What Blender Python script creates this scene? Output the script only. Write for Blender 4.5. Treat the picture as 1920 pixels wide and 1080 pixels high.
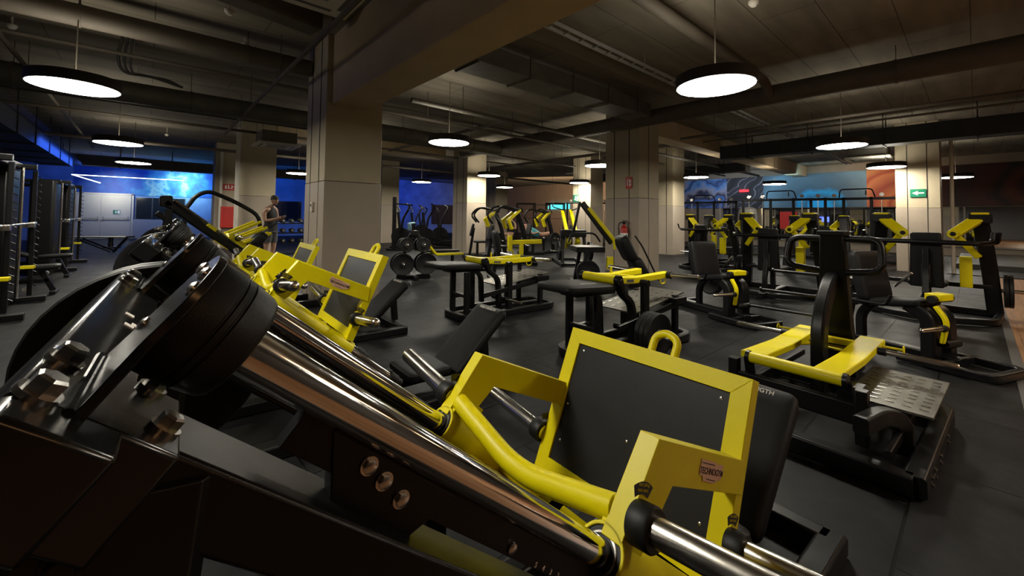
import bpy, bmesh, math, random
from mathutils import Vector, Matrix
random.seed(7)
R_ = math.radians
SC = bpy.context.scene
COL = SC.collection
for o in list(bpy.data.objects): bpy.data.objects.remove(o)

# ------------------------------------------------------------------ camera
FPX, YAW, PITCH, ROLL, CY, CH = 771.17, R_(41.574), R_(2.003), R_(0.7405), 380.4, 1.30
FW = Vector((math.sin(YAW)*math.cos(PITCH), math.cos(YAW)*math.cos(PITCH), math.sin(PITCH)))
RT = Vector((math.cos(YAW), -math.sin(YAW), 0)); UP = RT.cross(FW)
RT, UP = RT*math.cos(ROLL)+UP*math.sin(ROLL), -RT*math.sin(ROLL)+UP*math.cos(ROLL)
CAM = Vector((0, 0, CH))
cd = bpy.data.cameras.new('camera'); cam = bpy.data.objects.new('camera', cd); COL.objects.link(cam)
cam.matrix_world = Matrix(((RT.x, UP.x, -FW.x, 0), (RT.y, UP.y, -FW.y, 0), (RT.z, UP.z, -FW.z, CH), (0, 0, 0, 1)))
cd.sensor_width = 36; cd.lens = FPX/1920*36; cd.shift_y = -(540-CY)/1920; cd.clip_start = .01; cd.clip_end = 200
SC.camera = cam
SC.view_settings.view_transform = 'Standard'; SC.view_settings.look = 'None'
SC.view_settings.exposure = 0.0; SC.view_settings.gamma = 1.0; SC.view_settings.use_curve_mapping = False
# ------------------------------------------------------------------ world + fixed light levels
W = bpy.data.worlds.new('world'); SC.world = W; W.use_nodes = True
W.node_tree.nodes['Background'].inputs[0].default_value = (.02, .02, .025, 1)
W.node_tree.nodes['Background'].inputs[1].default_value = .1
LAMP_E = 60.0            # emission of the round ceiling lamps
BLUE_W = 330.0; WARM_W = 60.0

def area(name, loc, aim, size, power, color, size_y=None, spread=180):
    l = bpy.data.lights.new(name, 'AREA'); l.energy = power; l.color = color; l.size = size
    if size_y: l.shape = 'RECTANGLE'; l.size_y = size_y
    l.spread = R_(spread)
    o = bpy.data.objects.new(name, l); COL.objects.link(o); o.location = loc
    o.rotation_euler = (Vector(aim)-Vector(loc)).to_track_quat('-Z', 'Y').to_euler(); return o
area('blue_wash_light', (.4, 25.2, 3.2), (.4, 28, 2.3), 5.0, BLUE_W*.20, (.03, .16, 1.0), .3)
area('blue_wash_light', (-1.9, 20.0, 3.1), (-4.6, 20, 1.6), 8.0, BLUE_W*.13, (.04, .14, 1.0), .3)
area('blue_wash_light', (4.4, 25.0, 3.1), (5.5, 28, 2.0), 5.0, BLUE_W*.2, (.03, .2, 1.0), .3)
area('blue_wash_light', (-4.4, 9.5, 1.5), (1.9, 6.6, .9), 2.5, BLUE_W*.012, (.08, .14, 1.0), .5, 70)
area('white_spot_light', (-1.2, 26.2, 3.0), (-1.1, 28, 1.9), .12, 20, (.95, 1.0, .85), None, 90)
area('white_spot_light', (1.5, 26.3, 3.2), (1.6, 28, 2.7), .12, 34, (.6, 1.0, .95), None, 100)
area('wood_warm_light', (6.0, -2.2, 3.3), (6.0, -2.2, 0), 4.0, WARM_W*.7, (1.0, .62, .34), .5)
area('wood_warm_light', (1.0, -2.6, 2.9), (1.0, -2.6, 0), 3.0, WARM_W*.30, (1.0, .5, .2), .4)
area('wood_warm_light', (12.5, -2.2, 3.3), (12.5, -2.2, 0), 4.0, WARM_W*.8, (1.0, .66, .38), .5)
area('mural_track_light', (22.0, 8.6, 3.3), (24, 8.6, 2.7), 3.5, 26, (.75, .85, 1.0), .15)
area('mural_track_light', (22.0, 5.6, 3.3), (24, 5.6, 2.7), 2.5, 30, (.5, .85, 1.0), .15)
area('mural_track_light', (22.0, 3.2, 3.3), (24, 3.0, 2.7), 1.8, 30, (1.0, .75, .5), .15)
area('back_room_light', (19.5, 17.5, 3.0), (24, 20, 1.8), 6.0, 260, (1.0, .68, .42), .5)
area('blue_wash_light', (14.5, 25.2, 3.1), (15, 28, 1.8), 7.0, 60, (.06, .16, 1.0), .4)

# ------------------------------------------------------------------ picture-plane measuring helpers
def ray(px, py): return FW + RT*((px-960)/FPX) - UP*((py-CY)/FPX)
def G(px, py, h=0.0):
    d = ray(px, py); return CAM + d*((h-CH)/d.z)
def OX(px, py, X):
    d = ray(px, py); return CAM + d*(X/d.x)
def OY(px, py, Y):
    d = ray(px, py); return CAM + d*(Y/d.y)

# ------------------------------------------------------------------ materials
def new_mat(name):
    m = bpy.data.materials.new(name); m.use_nodes = True
    return m, m.node_tree.nodes, m.node_tree.links, m.node_tree.nodes['Principled BSDF']
def mat(name, col, rough=.5, metal=0.0, noise=0.0, nscale=30, bump=0.0, bscale=200, emit=0.0, coat=0.0, rvar=0.0, spec=.5, detail=4):
    m, N, L, b = new_mat(name)
    b.inputs['Base Color'].default_value = (*col, 1); b.inputs['Roughness'].default_value = rough
    b.inputs['Metallic'].default_value = metal; b.inputs['Coat Weight'].default_value = coat
    b.inputs['Coat Roughness'].default_value = .15; b.inputs['Specular IOR Level'].default_value = spec
    if emit: b.inputs['Emission Color'].default_value = (*col, 1); b.inputs['Emission Strength'].default_value = emit
    tc = N.new('ShaderNodeTexCoord')
    if noise or rvar:
        n = N.new('ShaderNodeTexNoise'); n.inputs['Scale'].default_value = nscale; n.inputs['Detail'].default_value = detail
        L.new(tc.outputs['Object'], n.inputs['Vector'])
        if noise:
            r = N.new('ShaderNodeValToRGB'); L.new(n.outputs['Fac'], r.inputs[0])
            r.color_ramp.elements[0].position = .3; r.color_ramp.elements[1].position = .7
            r.color_ramp.elements[0].color = (*[c*(1-noise) for c in col], 1)
            r.color_ramp.elements[1].color = (*[min(1, c*(1+noise)) for c in col], 1)
            L.new(r.outputs[0], b.inputs['Base Color'])
        if rvar:
            mr = N.new('ShaderNodeMapRange'); L.new(n.outputs['Fac'], mr.inputs[0])
            mr.inputs[3].default_value = max(0.02, rough-rvar); mr.inputs[4].default_value = min(1, rough+rvar)
            L.new(mr.outputs[0], b.inputs['Roughness'])
    if bump:
        n2 = N.new('ShaderNodeTexNoise'); n2.inputs['Scale'].default_value = bscale; n2.inputs['Detail'].default_value = 3
        L.new(tc.outputs['Object'], n2.inputs['Vector'])
        bp = N.new('ShaderNodeBump'); bp.inputs['Strength'].default_value = bump; bp.inputs['Distance'].default_value = .002
        L.new(n2.outputs['Fac'], bp.inputs['Height']); L.new(bp.outputs[0], b.inputs['Normal'])
    return m
def emis(name, col, s):
    m, N, L, b = new_mat(name)
    b.inputs['Base Color'].default_value = (0, 0, 0, 1)
    b.inputs['Emission Color'].default_value = (*col, 1); b.inputs['Emission Strength'].default_value = s
    return m
M = {}
M['yellow'] = mat('yellow_paint', (.64, .55, .0), .42, spec=.3, noise=.04, nscale=9, rvar=.03, bump=.05, bscale=350)
M['black'] = mat('black_frame_paint', (.006, .006, .0065), .34, rvar=.08, nscale=12, bump=.12, bscale=500, spec=.25)
M['black_gloss'] = mat('glossy_black_paint', (.008, .008, .008), .2, rvar=.08, nscale=25, bump=.04, bscale=120)
M['rubber'] = mat('black_rubber', (.006, .006, .006), .5, spec=.3, noise=.2, nscale=40, bump=.15, bscale=600)
M['plate'] = mat('rubber_weight_plate', (.007, .007, .0075), .45, spec=.3, noise=.2, nscale=30, bump=.1)
M['pad'] = mat('black_upholstery', (.0065, .0065, .007), .5, spec=.22, noise=.15, nscale=60, bump=.35, bscale=900)
M['chrome'] = mat('polished_chrome', (.78, .76, .74), .09, 1.0, rvar=.04, nscale=60)
M['steel'] = mat('brushed_steel', (.62, .59, .54), .24, 1.0, rvar=.06, nscale=40)
M['zinc'] = mat('zinc_bolt', (.55, .54, .52), .25, 1.0, rvar=.1, nscale=80)
M['panel'] = mat('dark_grey_panel', (.014, .014, .015), .42, spec=.25, noise=.12, nscale=6, bump=.1, bscale=300)
M['white'] = mat('white_metal', (.62, .58, .5), .5, noise=.05)
M['whitep'] = mat('white_print', (.75, .72, .68), .5)
M['grey'] = mat('grey_metal', (.3, .29, .27), .4, noise=.1)
M['dgrey'] = mat('dark_grey_paint', (.07, .07, .07), .5, noise=.1)
M['red'] = mat('red_paint', (.42, .018, .012), .35, noise=.08)
M['redsign'] = mat('red_sign_face', (.5, .02, .015), .4)
M['green'] = mat('green_sign_face', (.0, .16, .08), .4)
M['diamond'] = mat('aluminium_tread', (.24, .23, .20), .45, 1.0, noise=.15, nscale=15)
M['rimblack'] = mat('lamp_rim_black', (.02, .018, .015), .6)
M['pipe'] = mat('painted_pipe', (.10, .082, .06), .7, noise=.12, nscale=5)
M['duct'] = mat('galvanised_duct', (.13, .12, .098), .6, .25, noise=.15, nscale=4)
M['ductd'] = mat('dark_duct', (.035, .04, .042), .5, .3, noise=.15, nscale=4)
M['lamp'] = emis('lamp_diffuser', (1.0, .94, .80), LAMP_E)
M['uplight_fill'] = emis('added_lamp_uplight', (1.0, .93, .78), 8.0)  # added upward glow that lifts the ceiling and upper columns
M['strip'] = emis('white_light_strip', (.75, .85, 1.0), 5.0)
M['led'] = emis('led_green', (.4, .9, .5), 1.0)
M['redled'] = emis('red_digits', (1.0, .02, .03), 3.0)
M['cyan_screen'] = emis('cyan_screen', (.1, .75, .85), 1.6)
M['skin'] = mat('skin', (.36, .2, .13), .5, noise=.1, nscale=20)
M['hair'] = mat('dark_hair', (.018, .012, .01), .7)
M['tank'] = mat('black_cotton', (.005, .005, .006), .8)
M['shorts'] = mat('grey_cotton', (.06, .06, .062), .85)
M['teal'] = mat('teal_cotton', (.05, .26, .3), .8)
M['towel'] = mat('light_blue_towel', (.25, .42, .5), .9, noise=.1)
M['ink'] = mat('tattoo_ink', (.05, .04, .04), .6)
M['mirror'] = mat('mirror_glass', (.55, .55, .53), .02, 1.0)
M['glass'] = mat('dark_window_glass', (.015, .02, .025), .06)
M['copper'] = mat('copper_mat', (.3, .13, .07), .6)
M['cream'] = mat('cream_door', (.45, .42, .36), .5, noise=.05)
M['pinkdecal'] = mat('pink_beige_decal', (.62, .38, .27), .45)
M['decalblk'] = mat('black_print', (.01, .01, .012), .45)
M['wash'] = mat('cool_grey_wall', (.26, .27, .3), .7, noise=.06, nscale=2)

def wall_mat(name, col, scale=2, amt=.08, rough=.75, bump=.2):
    return mat(name, col, rough, noise=amt, nscale=scale, bump=bump, bscale=60, detail=8)
M['column_low'] = wall_mat('pinkish_beige_cladding', (.37, .31, .245), 3, .05, .5, .05)
M['column_up'] = wall_mat('olive_beige_cladding', (.44, .375, .26), 3, .05, .6, .05)
M['beam'] = wall_mat('painted_beam', (.50, .385, .24), 2, .08)
M['wallbeige'] = wall_mat('beige_wall', (.25, .2, .15))
M['wallbrown'] = wall_mat('brown_wall', (.018, .015, .013))
M['wallblue'] = wall_mat('blue_and_blue_lit_wall', (.20, .32, .55), 1.2, .25)  # wall blue, also standing in for blue light farther right

# ceiling : rough concrete with board lines
def ceiling_mat():
    m, N, L, b = new_mat('board_marked_concrete'); b.inputs['Roughness'].default_value = .85
    tc = N.new('ShaderNodeTexCoord')
    br = N.new('ShaderNodeTexBrick'); br.inputs['Scale'].default_value = 1.0; br.offset = .5
    br.inputs['Mortar Size'].default_value = .006; br.inputs['Brick Width'].default_value = 2.4; br.inputs['Row Height'].default_value = .62
    br.inputs['Mortar Smooth'].default_value = .3
    L.new(tc.outputs['Object'], br.inputs['Vector'])
    br.inputs['Color1'].default_value = (.215, .185, .135, 1); br.inputs['Color2'].default_value = (.19, .163, .12, 1); br.inputs['Mortar'].default_value = (.06, .05, .035, 1)
    n = N.new('ShaderNodeTexNoise'); n.inputs['Scale'].default_value = 1.3; n.inputs['Detail'].default_value = 8
    mp = N.new('ShaderNodeMapping'); mp.inputs['Scale'].default_value = (.5, 3, 1)
    L.new(tc.outputs['Object'], mp.inputs[0]); L.new(mp.outputs[0], n.inputs['Vector'])
    r = N.new('ShaderNodeMapRange'); r.inputs[1].default_value = .3; r.inputs[2].default_value = .7; r.inputs[3].default_value = .72; r.inputs[4].default_value = 1.2
    L.new(n.outputs['Fac'], r.inputs[0])
    mx = N.new('ShaderNodeVectorMath'); mx.operation = 'SCALE'; L.new(br.outputs['Color'], mx.inputs[0]); L.new(r.outputs[0], mx.inputs['Scale'])
    L.new(mx.outputs[0], b.inputs['Base Color'])
    bp = N.new('ShaderNodeBump'); bp.inputs['Strength'].default_value = .6; bp.inputs['Distance'].default_value = .02; bp.invert = True
    L.new(br.outputs['Fac'], bp.inputs['Height']); L.new(bp.outputs[0], b.inputs['Normal'])
    return m
M['ceiling'] = ceiling_mat()
def floor_mat():
    m, N, L, b = new_mat('rubber_floor_tiles'); b.inputs['Specular IOR Level'].default_value = .16
    tc = N.new('ShaderNodeTexCoord')
    br = N.new('ShaderNodeTexBrick'); br.inputs['Scale'].default_value = 1.0; br.offset = .5
    br.inputs['Mortar Size'].default_value = .006; br.inputs['Brick Width'].default_value = 1.0; br.inputs['Row Height'].default_value = .5
    br.inputs['Mortar Smooth'].default_value = .2
    mp = N.new('ShaderNodeMapping'); mp.inputs['Location'].default_value = (.35, .27, 0)
    L.new(tc.outputs['Object'], mp.inputs[0]); L.new(mp.outputs[0], br.inputs['Vector'])
    br.inputs['Color1'].default_value = (.0095, .0097, .0105, 1); br.inputs['Color2'].default_value = (.0062, .0063, .0068, 1); br.inputs['Mortar'].default_value = (.0008, .0008, .0008, 1)
    n = N.new('ShaderNodeTexNoise'); n.inputs['Scale'].default_value = 2.6; n.inputs['Detail'].default_value = 9; n.inputs['Roughness'].default_value = .65
    L.new(tc.outputs['Object'], n.inputs['Vector'])
    r = N.new('ShaderNodeMapRange'); r.inputs[1].default_value = .35; r.inputs[2].default_value = .72; r.inputs[3].default_value = .5; r.inputs[4].default_value = 2.4
    L.new(n.outputs['Fac'], r.inputs[0])
    mx = N.new('ShaderNodeVectorMath'); mx.operation = 'SCALE'; L.new(br.outputs['Color'], mx.inputs[0]); L.new(r.outputs[0], mx.inputs['Scale'])
    L.new(mx.outputs[0], b.inputs['Base Color'])
    r2 = N.new('ShaderNodeMapRange'); r2.inputs[3].default_value = .62; r2.inputs[4].default_value = .38; L.new(n.outputs['Fac'], r2.inputs[0])
    L.new(r2.outputs[0], b.inputs['Roughness'])
    bp = N.new('ShaderNodeBump'); bp.inputs['Strength'].default_value = .8; bp.inputs['Distance'].default_value = .008; bp.invert = True
    L.new(br.outputs['Fac'], bp.inputs['Height'])
    n3 = N.new('ShaderNodeTexNoise'); n3.inputs['Scale'].default_value = 160; L.new(tc.outputs['Object'], n3.inputs['Vector'])
    bp2 = N.new('ShaderNodeBump'); bp2.inputs['Strength'].default_value = .12; bp2.inputs['Distance'].default_value = .003
    L.new(n3.outputs['Fac'], bp2.inputs['Height']); L.new(bp.outputs[0], bp2.inputs['Normal']); L.new(bp2.outputs[0], b.inputs['Normal'])
    return m
M['floor'] = floor_mat()
def wood_mat():
    m, N, L, b = new_mat('wood_plank_floor'); b.inputs['Roughness'].default_value = .38
    tc = N.new('ShaderNodeTexCoord')
    br = N.new('ShaderNodeTexBrick'); br.inputs['Scale'].default_value = 1; br.offset = .37
    br.inputs['Mortar Size'].default_value = .002; br.inputs['Brick Width'].default_value = 1.3; br.inputs['Row Height'].default_value = .16
    L.new(tc.outputs['Object'], br.inputs['Vector'])
    br.inputs['Color1'].default_value = (.30, .165, .085, 1); br.inputs['Color2'].default_value = (.21, .11, .055, 1); br.inputs['Mortar'].default_value = (.05, .03, .02, 1)
    n = N.new('ShaderNodeTexNoise'); n.inputs['Scale'].default_value = 3; n.inputs['Detail'].default_value = 6
    mp = N.new('ShaderNodeMapping'); mp.inputs['Scale'].default_value = (1, 12, 1); L.new(tc.outputs['Object'], mp.inputs[0]); L.new(mp.outputs[0], n.inputs['Vector'])
    r = N.new('ShaderNodeMapRange'); r.inputs[1].default_value = .3; r.inputs[2].default_value = .7; r.inputs[3].default_value = .7; r.inputs[4].default_value = 1.3
    L.new(n.outputs['Fac'], r.inputs[0])
    mx = N.new('ShaderNodeVectorMath'); mx.operation = 'SCALE'; L.new(br.outputs['Color'], mx.inputs[0]); L.new(r.outputs[0], mx.inputs['Scale'])
    L.new(mx.outputs[0], b.inputs['Base Color']); return m
M['wood'] = wood_mat()
def mural_mat(name, stops, center, rings, dist, scale=1.0):
    """flowing rings of paint: distance from a centre, warped by noise, through a colour ramp"""
    m, N, L, b = new_mat(name); b.inputs['Roughness'].default_value = .6
    tc = N.new('ShaderNodeTexCoord'); mp = N.new('ShaderNodeMapping'); mp.inputs['Location'].default_value = tuple(-c for c in center)
    L.new(tc.outputs['Object'], mp.inputs[0])
    n = N.new('ShaderNodeTexNoise'); n.inputs['Scale'].default_value = .9*scale; n.inputs['Detail'].default_value = 2; L.new(tc.outputs['Object'], n.inputs['Vector'])
    ln = N.new('ShaderNodeVectorMath'); ln.operation = 'LENGTH'; L.new(mp.outputs[0], ln.inputs[0])
    ma = N.new('ShaderNodeMath'); ma.operation = 'MULTIPLY_ADD'; L.new(n.outputs['Fac'], ma.inputs[0]); ma.inputs[1].default_value = dist; L.new(ln.outputs['Value'], ma.inputs[2])
    mm = N.new('ShaderNodeMath'); mm.operation = 'MULTIPLY'; L.new(ma.outputs[0], mm.inputs[0]); mm.inputs[1].default_value = rings
    fr = N.new('ShaderNodeMath'); fr.operation = 'PINGPONG'; fr.inputs[1].default_value = 1.0; L.new(mm.outputs[0], fr.inputs[0])
    r = N.new('ShaderNodeValToRGB'); L.new(fr.outputs[0], r.inputs[0])
    els = r.color_ramp.elements
    els[0].position, els[0].color = stops[0][0], (*stops[0][1], 1); els[1].position, els[1].color = stops[-1][0], (*stops[-1][1], 1)
    for p, c in stops[1:-1]: e = els.new(p); e.color = (*c, 1)
    L.new(r.outputs[0], b.inputs['Base Color']); return m
M['mural_blue'] = mural_mat('mural_blue_waves', [(0, (.02, .03, .10)), (.3, (.10, .22, .62)), (.42, (.02, .02, .05)), (.6, (.35, .36, .5)), (.8, (.12, .3, .7)), (1, (.03, .05, .2))], (24, 10.5, 1.6), .9, 2.6)
M['mural_dark'] = mural_mat('mural_dark_streaks', [(0, (.01, .01, .015)), (.5, (.03, .03, .04)), (.62, (.25, .24, .3)), (.7, (.015, .015, .02)), (1, (.05, .05, .07))], (24, 10.0, 5.0), 2.2, 1.6)
M['mural_cyan'] = mural_mat('mural_cyan_rings', [(0, (.0, .34, .80)), (.28, (.0, .32, .74)), (.34, (.02, .10, .2)), (.44, (.0, .26, .55)), (.52, (.04, .08, .13)), (.75, (.08, .14, .2)), (1, (.16, .3, .42))], (24, 4.9, 1.9), .40, .5, 1.6)
M['mural_orange'] = mural_mat('mural_orange_rings', [(0, (.65, .3, .1)), (.35, (.6, .22, .07)), (.5, (.4, .06, .03)), (.62, (.62, .2, .07)), (1, (.35, .05, .03))], (24, 2.1, 2.1), .9, .4)
M['mural_red'] = mural_mat('mural_dark_red', [(0, (.012, .006, .006)), (.5, (.06, .012, .008)), (.7, (.01, .008, .008)), (1, (.10, .025, .012))], (24, -1.5, 2.6), .8, 1.2)
M['blue_splash'] = mural_mat('blue_painted_clouds', [(0, (.01, .05, .28)), (.5, (.02, .11, .42)), (.8, (.04, .26, .48)), (1, (.3, .5, .55))], (1.0, 28, 2.6), .45, 3.5, 2.2)

# ------------------------------------------------------------------ mesh builder
class MB:
    def __init__(s): s.v = []; s.f = []; s.mi = []; s.sm = []; s.cur = 0
    def _add(s, vs, fs, smooth=True):
        o = len(s.v); s.v += [Vector(v) for v in vs]; s.f += [tuple(i+o for i in f) for f in fs]
        s.mi += [s.cur]*len(fs); s.sm += [smooth]*len(fs); return s
    def box(s, lo, hi):
        x0, y0, z0 = lo; x1, y1, z1 = hi
        v = [(x, y, z) for x in (x0, x1) for y in (y0, y1) for z in (z0, z1)]
        return s._add(v, [(0, 1, 3, 2), (4, 6, 7, 5), (0, 4, 5, 1), (2, 3, 7, 6), (0, 2, 6, 4), (1, 5, 7, 3)], False)
    def obox(s, c, ax, ay, az):
        c, ax, ay, az = map(Vector, (c, ax, ay, az))
        v = [c+ax*i+ay*j+az*k for i in (-1, 1) for j in (-1, 1) for k in (-1, 1)]
        return s._add(v, [(0, 1, 3, 2), (4, 6, 7, 5), (0, 4, 5, 1), (2, 3, 7, 6), (0, 2, 6, 4), (1, 5, 7, 3)], False)
    def prism(s, poly, d):
        """poly: 3-D outline, d: extrusion vector"""
        n = len(poly); d = Vector(d); v = [Vector(p) for p in poly]+[Vector(p)+d for p in poly]
        f = [tuple(range(n))[::-1], tuple(range(n, 2*n))]+[(i, (i+1) % n, (i+1) % n+n, i+n) for i in range(n)]
        return s._add(v, f, False)
    def sweep(s, pts, prof, up=(0, 0, 1), closed=False, smooth=False, cap=True):
        """profile [(a,b)] swept on pts; a along side vector, b along 'up'-ish"""
        pts = [Vector(p) for p in pts]; n = len(pts); rings = []
        up = Vector(up)
        for i, p in enumerate(pts):
            if closed: t = (pts[(i+1) % n]-pts[i-1]).normalized()
            elif i == 0: t = (pts[1]-p).normalized()
            elif i == n-1: t = (p-pts[i-1]).normalized()
            else: t = ((pts[i+1]-p).normalized()+(p-pts[i-1]).normalized()).normalized()
            sd = t.cross(up)
            if sd.length < 1e-4: sd = t.cross(Vector((0, 1, 0)))
            sd.normalize(); u = sd.cross(t).normalized()
            k = 1.0
            if 0 < i < n-1 and not closed:
                c = (p-pts[i-1]).normalized().dot(t); k = 1/max(.5, c)
                # widen the mitre along the bend direction
                bd = ((pts[i+1]-p).normalized()-(p-pts[i-1]).normalized())
                if bd.length > 1e-5:
                    bd.normalize()
                    rings.append([p+((sd*a+u*b) + bd*((sd*a+u*b).dot(bd))*(k-1)) for a, b in prof]); continue
            rings.append([p+sd*a+u*b for a, b in prof])
        m = len(prof); v = [q for r in rings for q in r]; f = []
        for i in range(n if closed else n-1):
            j = (i+1) % n
            for a in range(m): f.append((i*m+a, i*m+(a+1) % m, j*m+(a+1) % m, j*m+a))
        o = len(s.v); s._add(v, f, smooth)
        if cap and not closed:
            s.f += [tuple(o+a for a in range(m))[::-1], tuple(o+(n-1)*m+a for a in range(m))]; s.mi += [s.cur]*2; s.sm += [False]*2
        return s
    def bar(s, pts, w, h, up=(0, 0, 1), ch=.12):
        """rectangular tube, chamfered corners"""
        c = min(w, h)*ch; a, b = w/2, h/2
        prof = [(-a, -b+c), (-a+c, -b), (a-c, -b), (a, -b+c), (a, b-c), (a-c, b), (-a+c, b), (-a, b-c)]
        return s.sweep(pts, prof, up)
    def tube(s, pts, r, seg=12, closed=False):
        prof = [(r*math.cos(2*PI*i/seg), r*math.sin(2*PI*i/seg)) for i in range(seg)]
        pts = [Vector(p) for p in pts]; d = pts[-1]-pts[0]
        up = (0, 0, 1)
        if len(pts) == 2 and abs(d.normalized().z) > .95: up = (0, 1, 0)
        return s.sweep(pts, prof, up, closed, True)
    def lathe(s, p0, ax, prof, seg=24):
        """prof: [(t, r)] along unit axis ax from p0"""
        p0 = Vector(p0); ax = Vector(ax).normalized(); a = ax.orthogonal().normalized(); b = ax.cross(a)
        v = []; f = []
        for t, r in prof:
            for i in range(seg):
                th = 2*PI*i/seg; v.append(p0+ax*t+(a*math.cos(th)+b*math.sin(th))*r)
        for k in range(len(prof)-1):
            for i in range(seg): f.append((k*seg+i, k*seg+(i+1) % seg, (k+1)*seg+(i+1) % seg, (k+1)*seg+i))
        o = len(s.v); s._add(v, f, True)
        for k, rev in ((0, True), (len(prof)-1, False)):
            if prof[k][1] > 1e-5:
                c = tuple(o+k*seg+i for i in range(seg)); s.f.append(c[::-1] if rev else c); s.mi.append(s.cur); s.sm.append(False)
        return s
    def cyl(s, p0, p1, r, seg=20, r1=None):
        d = Vector(p1)-Vector(p0); return s.lathe(p0, d, [(0, r), (d.length, r if r1 is None else r1)], seg)
    def ring(s, c, ax, r0, r1, t, seg=32):
        """flat ring with hole"""
        return s.lathe_closed(c, ax, [(0, r0), (0, r1), (t, r1), (t, r0)], seg)
    def lathe_closed(s, p0, ax, prof, seg=32):
        p0 = Vector(p0); ax = Vector(ax).normalized(); a = ax.orthogonal().normalized(); b = ax.cross(a); v = []; f = []
        for t, r in prof:
            for i in range(seg):
                th = 2*PI*i/seg; v.append(p0+ax*t+(a*math.cos(th)+b*math.sin(th))*r)
        m = len(prof)
        for k in range(m):
            for i in range(seg): f.append((k*seg+i, k*seg+(i+1) % seg, ((k+1) % m)*seg+(i+1) % seg, ((k+1) % m)*seg+i))
        return s._add(v, f, True)
    def hexbolt(s, p, ax, r, h):
        ax = Vector(ax).normalized(); s.cyl(Vector(p), Vector(p)+ax*h*.28, r*1.32, 20)
        return s.lathe(Vector(p)+ax*h*.28, ax, [(0, r), (h*.6, r), (h*.72, r*.8)], 6)
    def pillow(s, c, ax, ay, az, rad=.25, n=5):
        """padded cushion: superellipse rounded box; ax,ay,az half-extents as vectors"""
        c, ax, ay, az = map(Vector, (c, ax, ay, az)); U, V = 24, 10; v = []; f = []
        def se(x, e): return math.copysign(abs(x)**e, x)
        for j in range(V+1):
            ph = -PI/2+PI*j/V
            for i in range(U):
                th = 2*PI*i/U
                x = se(math.cos(ph), rad*1.6)*se(math.cos(th), rad); y = se(math.cos(ph), rad*1.6)*se(math.sin(th), rad); z = se(math.sin(ph), .55)
                v.append(c+ax*x+ay*y+az*z)
        for j in range(V):
            for i in range(U): f.append((j*U+i, j*U+(i+1) % U, (j+1)*U+(i+1) % U, (j+1)*U+i))
        return s._add(v, f, True)
    def build(s, name, material, parent=None, bevel=0, ang=38, sub=0):
        me = bpy.data.meshes.new(name); me.from_pydata([tuple(x) for x in s.v], [], s.f)
        mats = material if isinstance(material, (list, tuple)) else [material]
        for k in mats: me.materials.append(M[k] if isinstance(k, str) else k)
        me.polygons.foreach_set('material_index', s.mi); me.polygons.foreach_set('use_smooth', [True]*len(s.f))
        bm = bmesh.new(); bm.from_mesh(me); bmesh.ops.recalc_face_normals(bm, faces=bm.faces); bm.to_mesh(me); bm.free()
        me.update(); me.set_sharp_from_angle(angle=R_(ang))
        o = bpy.data.objects.new(name, me); COL.objects.link(o)
        if parent: o.parent = parent
        if bevel:
            b = o.modifiers.new('bevel', 'BEVEL'); b.width = bevel; b.segments = 2; b.limit_method = 'ANGLE'; b.angle_limit = R_(40); b.harden_normals = False
        return o
PI = math.pi
def tag(o, label=None, cat=None, group=None, kind=None):
    if label: o['label'] = label
    if cat: o['category'] = cat
    if group: o['group'] = group
    if kind: o['kind'] = kind
    return o
def empty(name, loc=(0, 0, 0), rz=0, label=None, cat=None, group=None):
    o = bpy.data.objects.new(name, None); COL.objects.link(o); o.location = loc; o.rotation_euler = (0, 0, rz); o.empty_display_size = .1
    return tag(o, label, cat, group)
def struct(mb, name, m, bevel=0): return tag(mb.build(name, m, None, bevel), kind='structure')
def copy_tree(o, parent=None):
    c = o.copy(); COL.objects.link(c)
    if parent: c.parent = parent
    for ch in list(o.children): copy_tree(ch, c)
    return c
def relabel(o, label):
    o['label'] = label; return o
def arc(c, a0, a1, r, n, ax=(1, 0, 0), ay=(0, 1, 0)):
    c, ax, ay = Vector(c), Vector(ax), Vector(ay)
    return [c+ax*r*math.cos(a0+(a1-a0)*i/n)+ay*r*math.sin(a0+(a1-a0)*i/n) for i in range(n+1)]
def fillet(pts, r, n=5):
    """round the inner corners of a polyline"""
    pts = [Vector(p) for p in pts]; out = [pts[0]]
    for a, b, c in zip(pts, pts[1:], pts[2:]):
        u = (a-b); v = (c-b); k = min(r, u.length*.48, v.length*.48); p = b+u.normalized()*k; q = b+v.normalized()*k
        for i in range(n+1):
            t = i/n; out.append(p*(1-t)**2+b*2*t*(1-t)+q*t*t)
    return out+[pts[-1]]
def text_mesh(name, body, size, origin, xdir, ydir, material, parent, depth=.0008, shear=0, align='CENTER', bold=0.0):
    cu = bpy.data.curves.new('t', 'FONT'); cu.body = body; cu.size = size; cu.extrude = depth; cu.align_x = align; cu.align_y = 'CENTER'; cu.shear = shear; cu.offset = bold
    to = bpy.data.objects.new('t', cu); COL.objects.link(to)
    me = bpy.data.meshes.new_from_object(to.evaluated_get(bpy.context.evaluated_depsgraph_get()))
    bpy.data.objects.remove(to); bpy.data.curves.remove(cu)
    x = Vector(xdir).normalized(); y = Vector(ydir).normalized(); z = x.cross(y)
    me.transform(Matrix(((x.x, y.x, z.x, origin[0]), (x.y, y.y, z.y, origin[1]), (x.z, y.z, z.z, origin[2]), (0, 0, 0, 1))))
    me.name = name; me.materials.clear(); me.materials.append(M[material])
    o = bpy.data.objects.new(name, me); COL.objects.link(o)
    if parent: o.parent = parent
    return o
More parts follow.
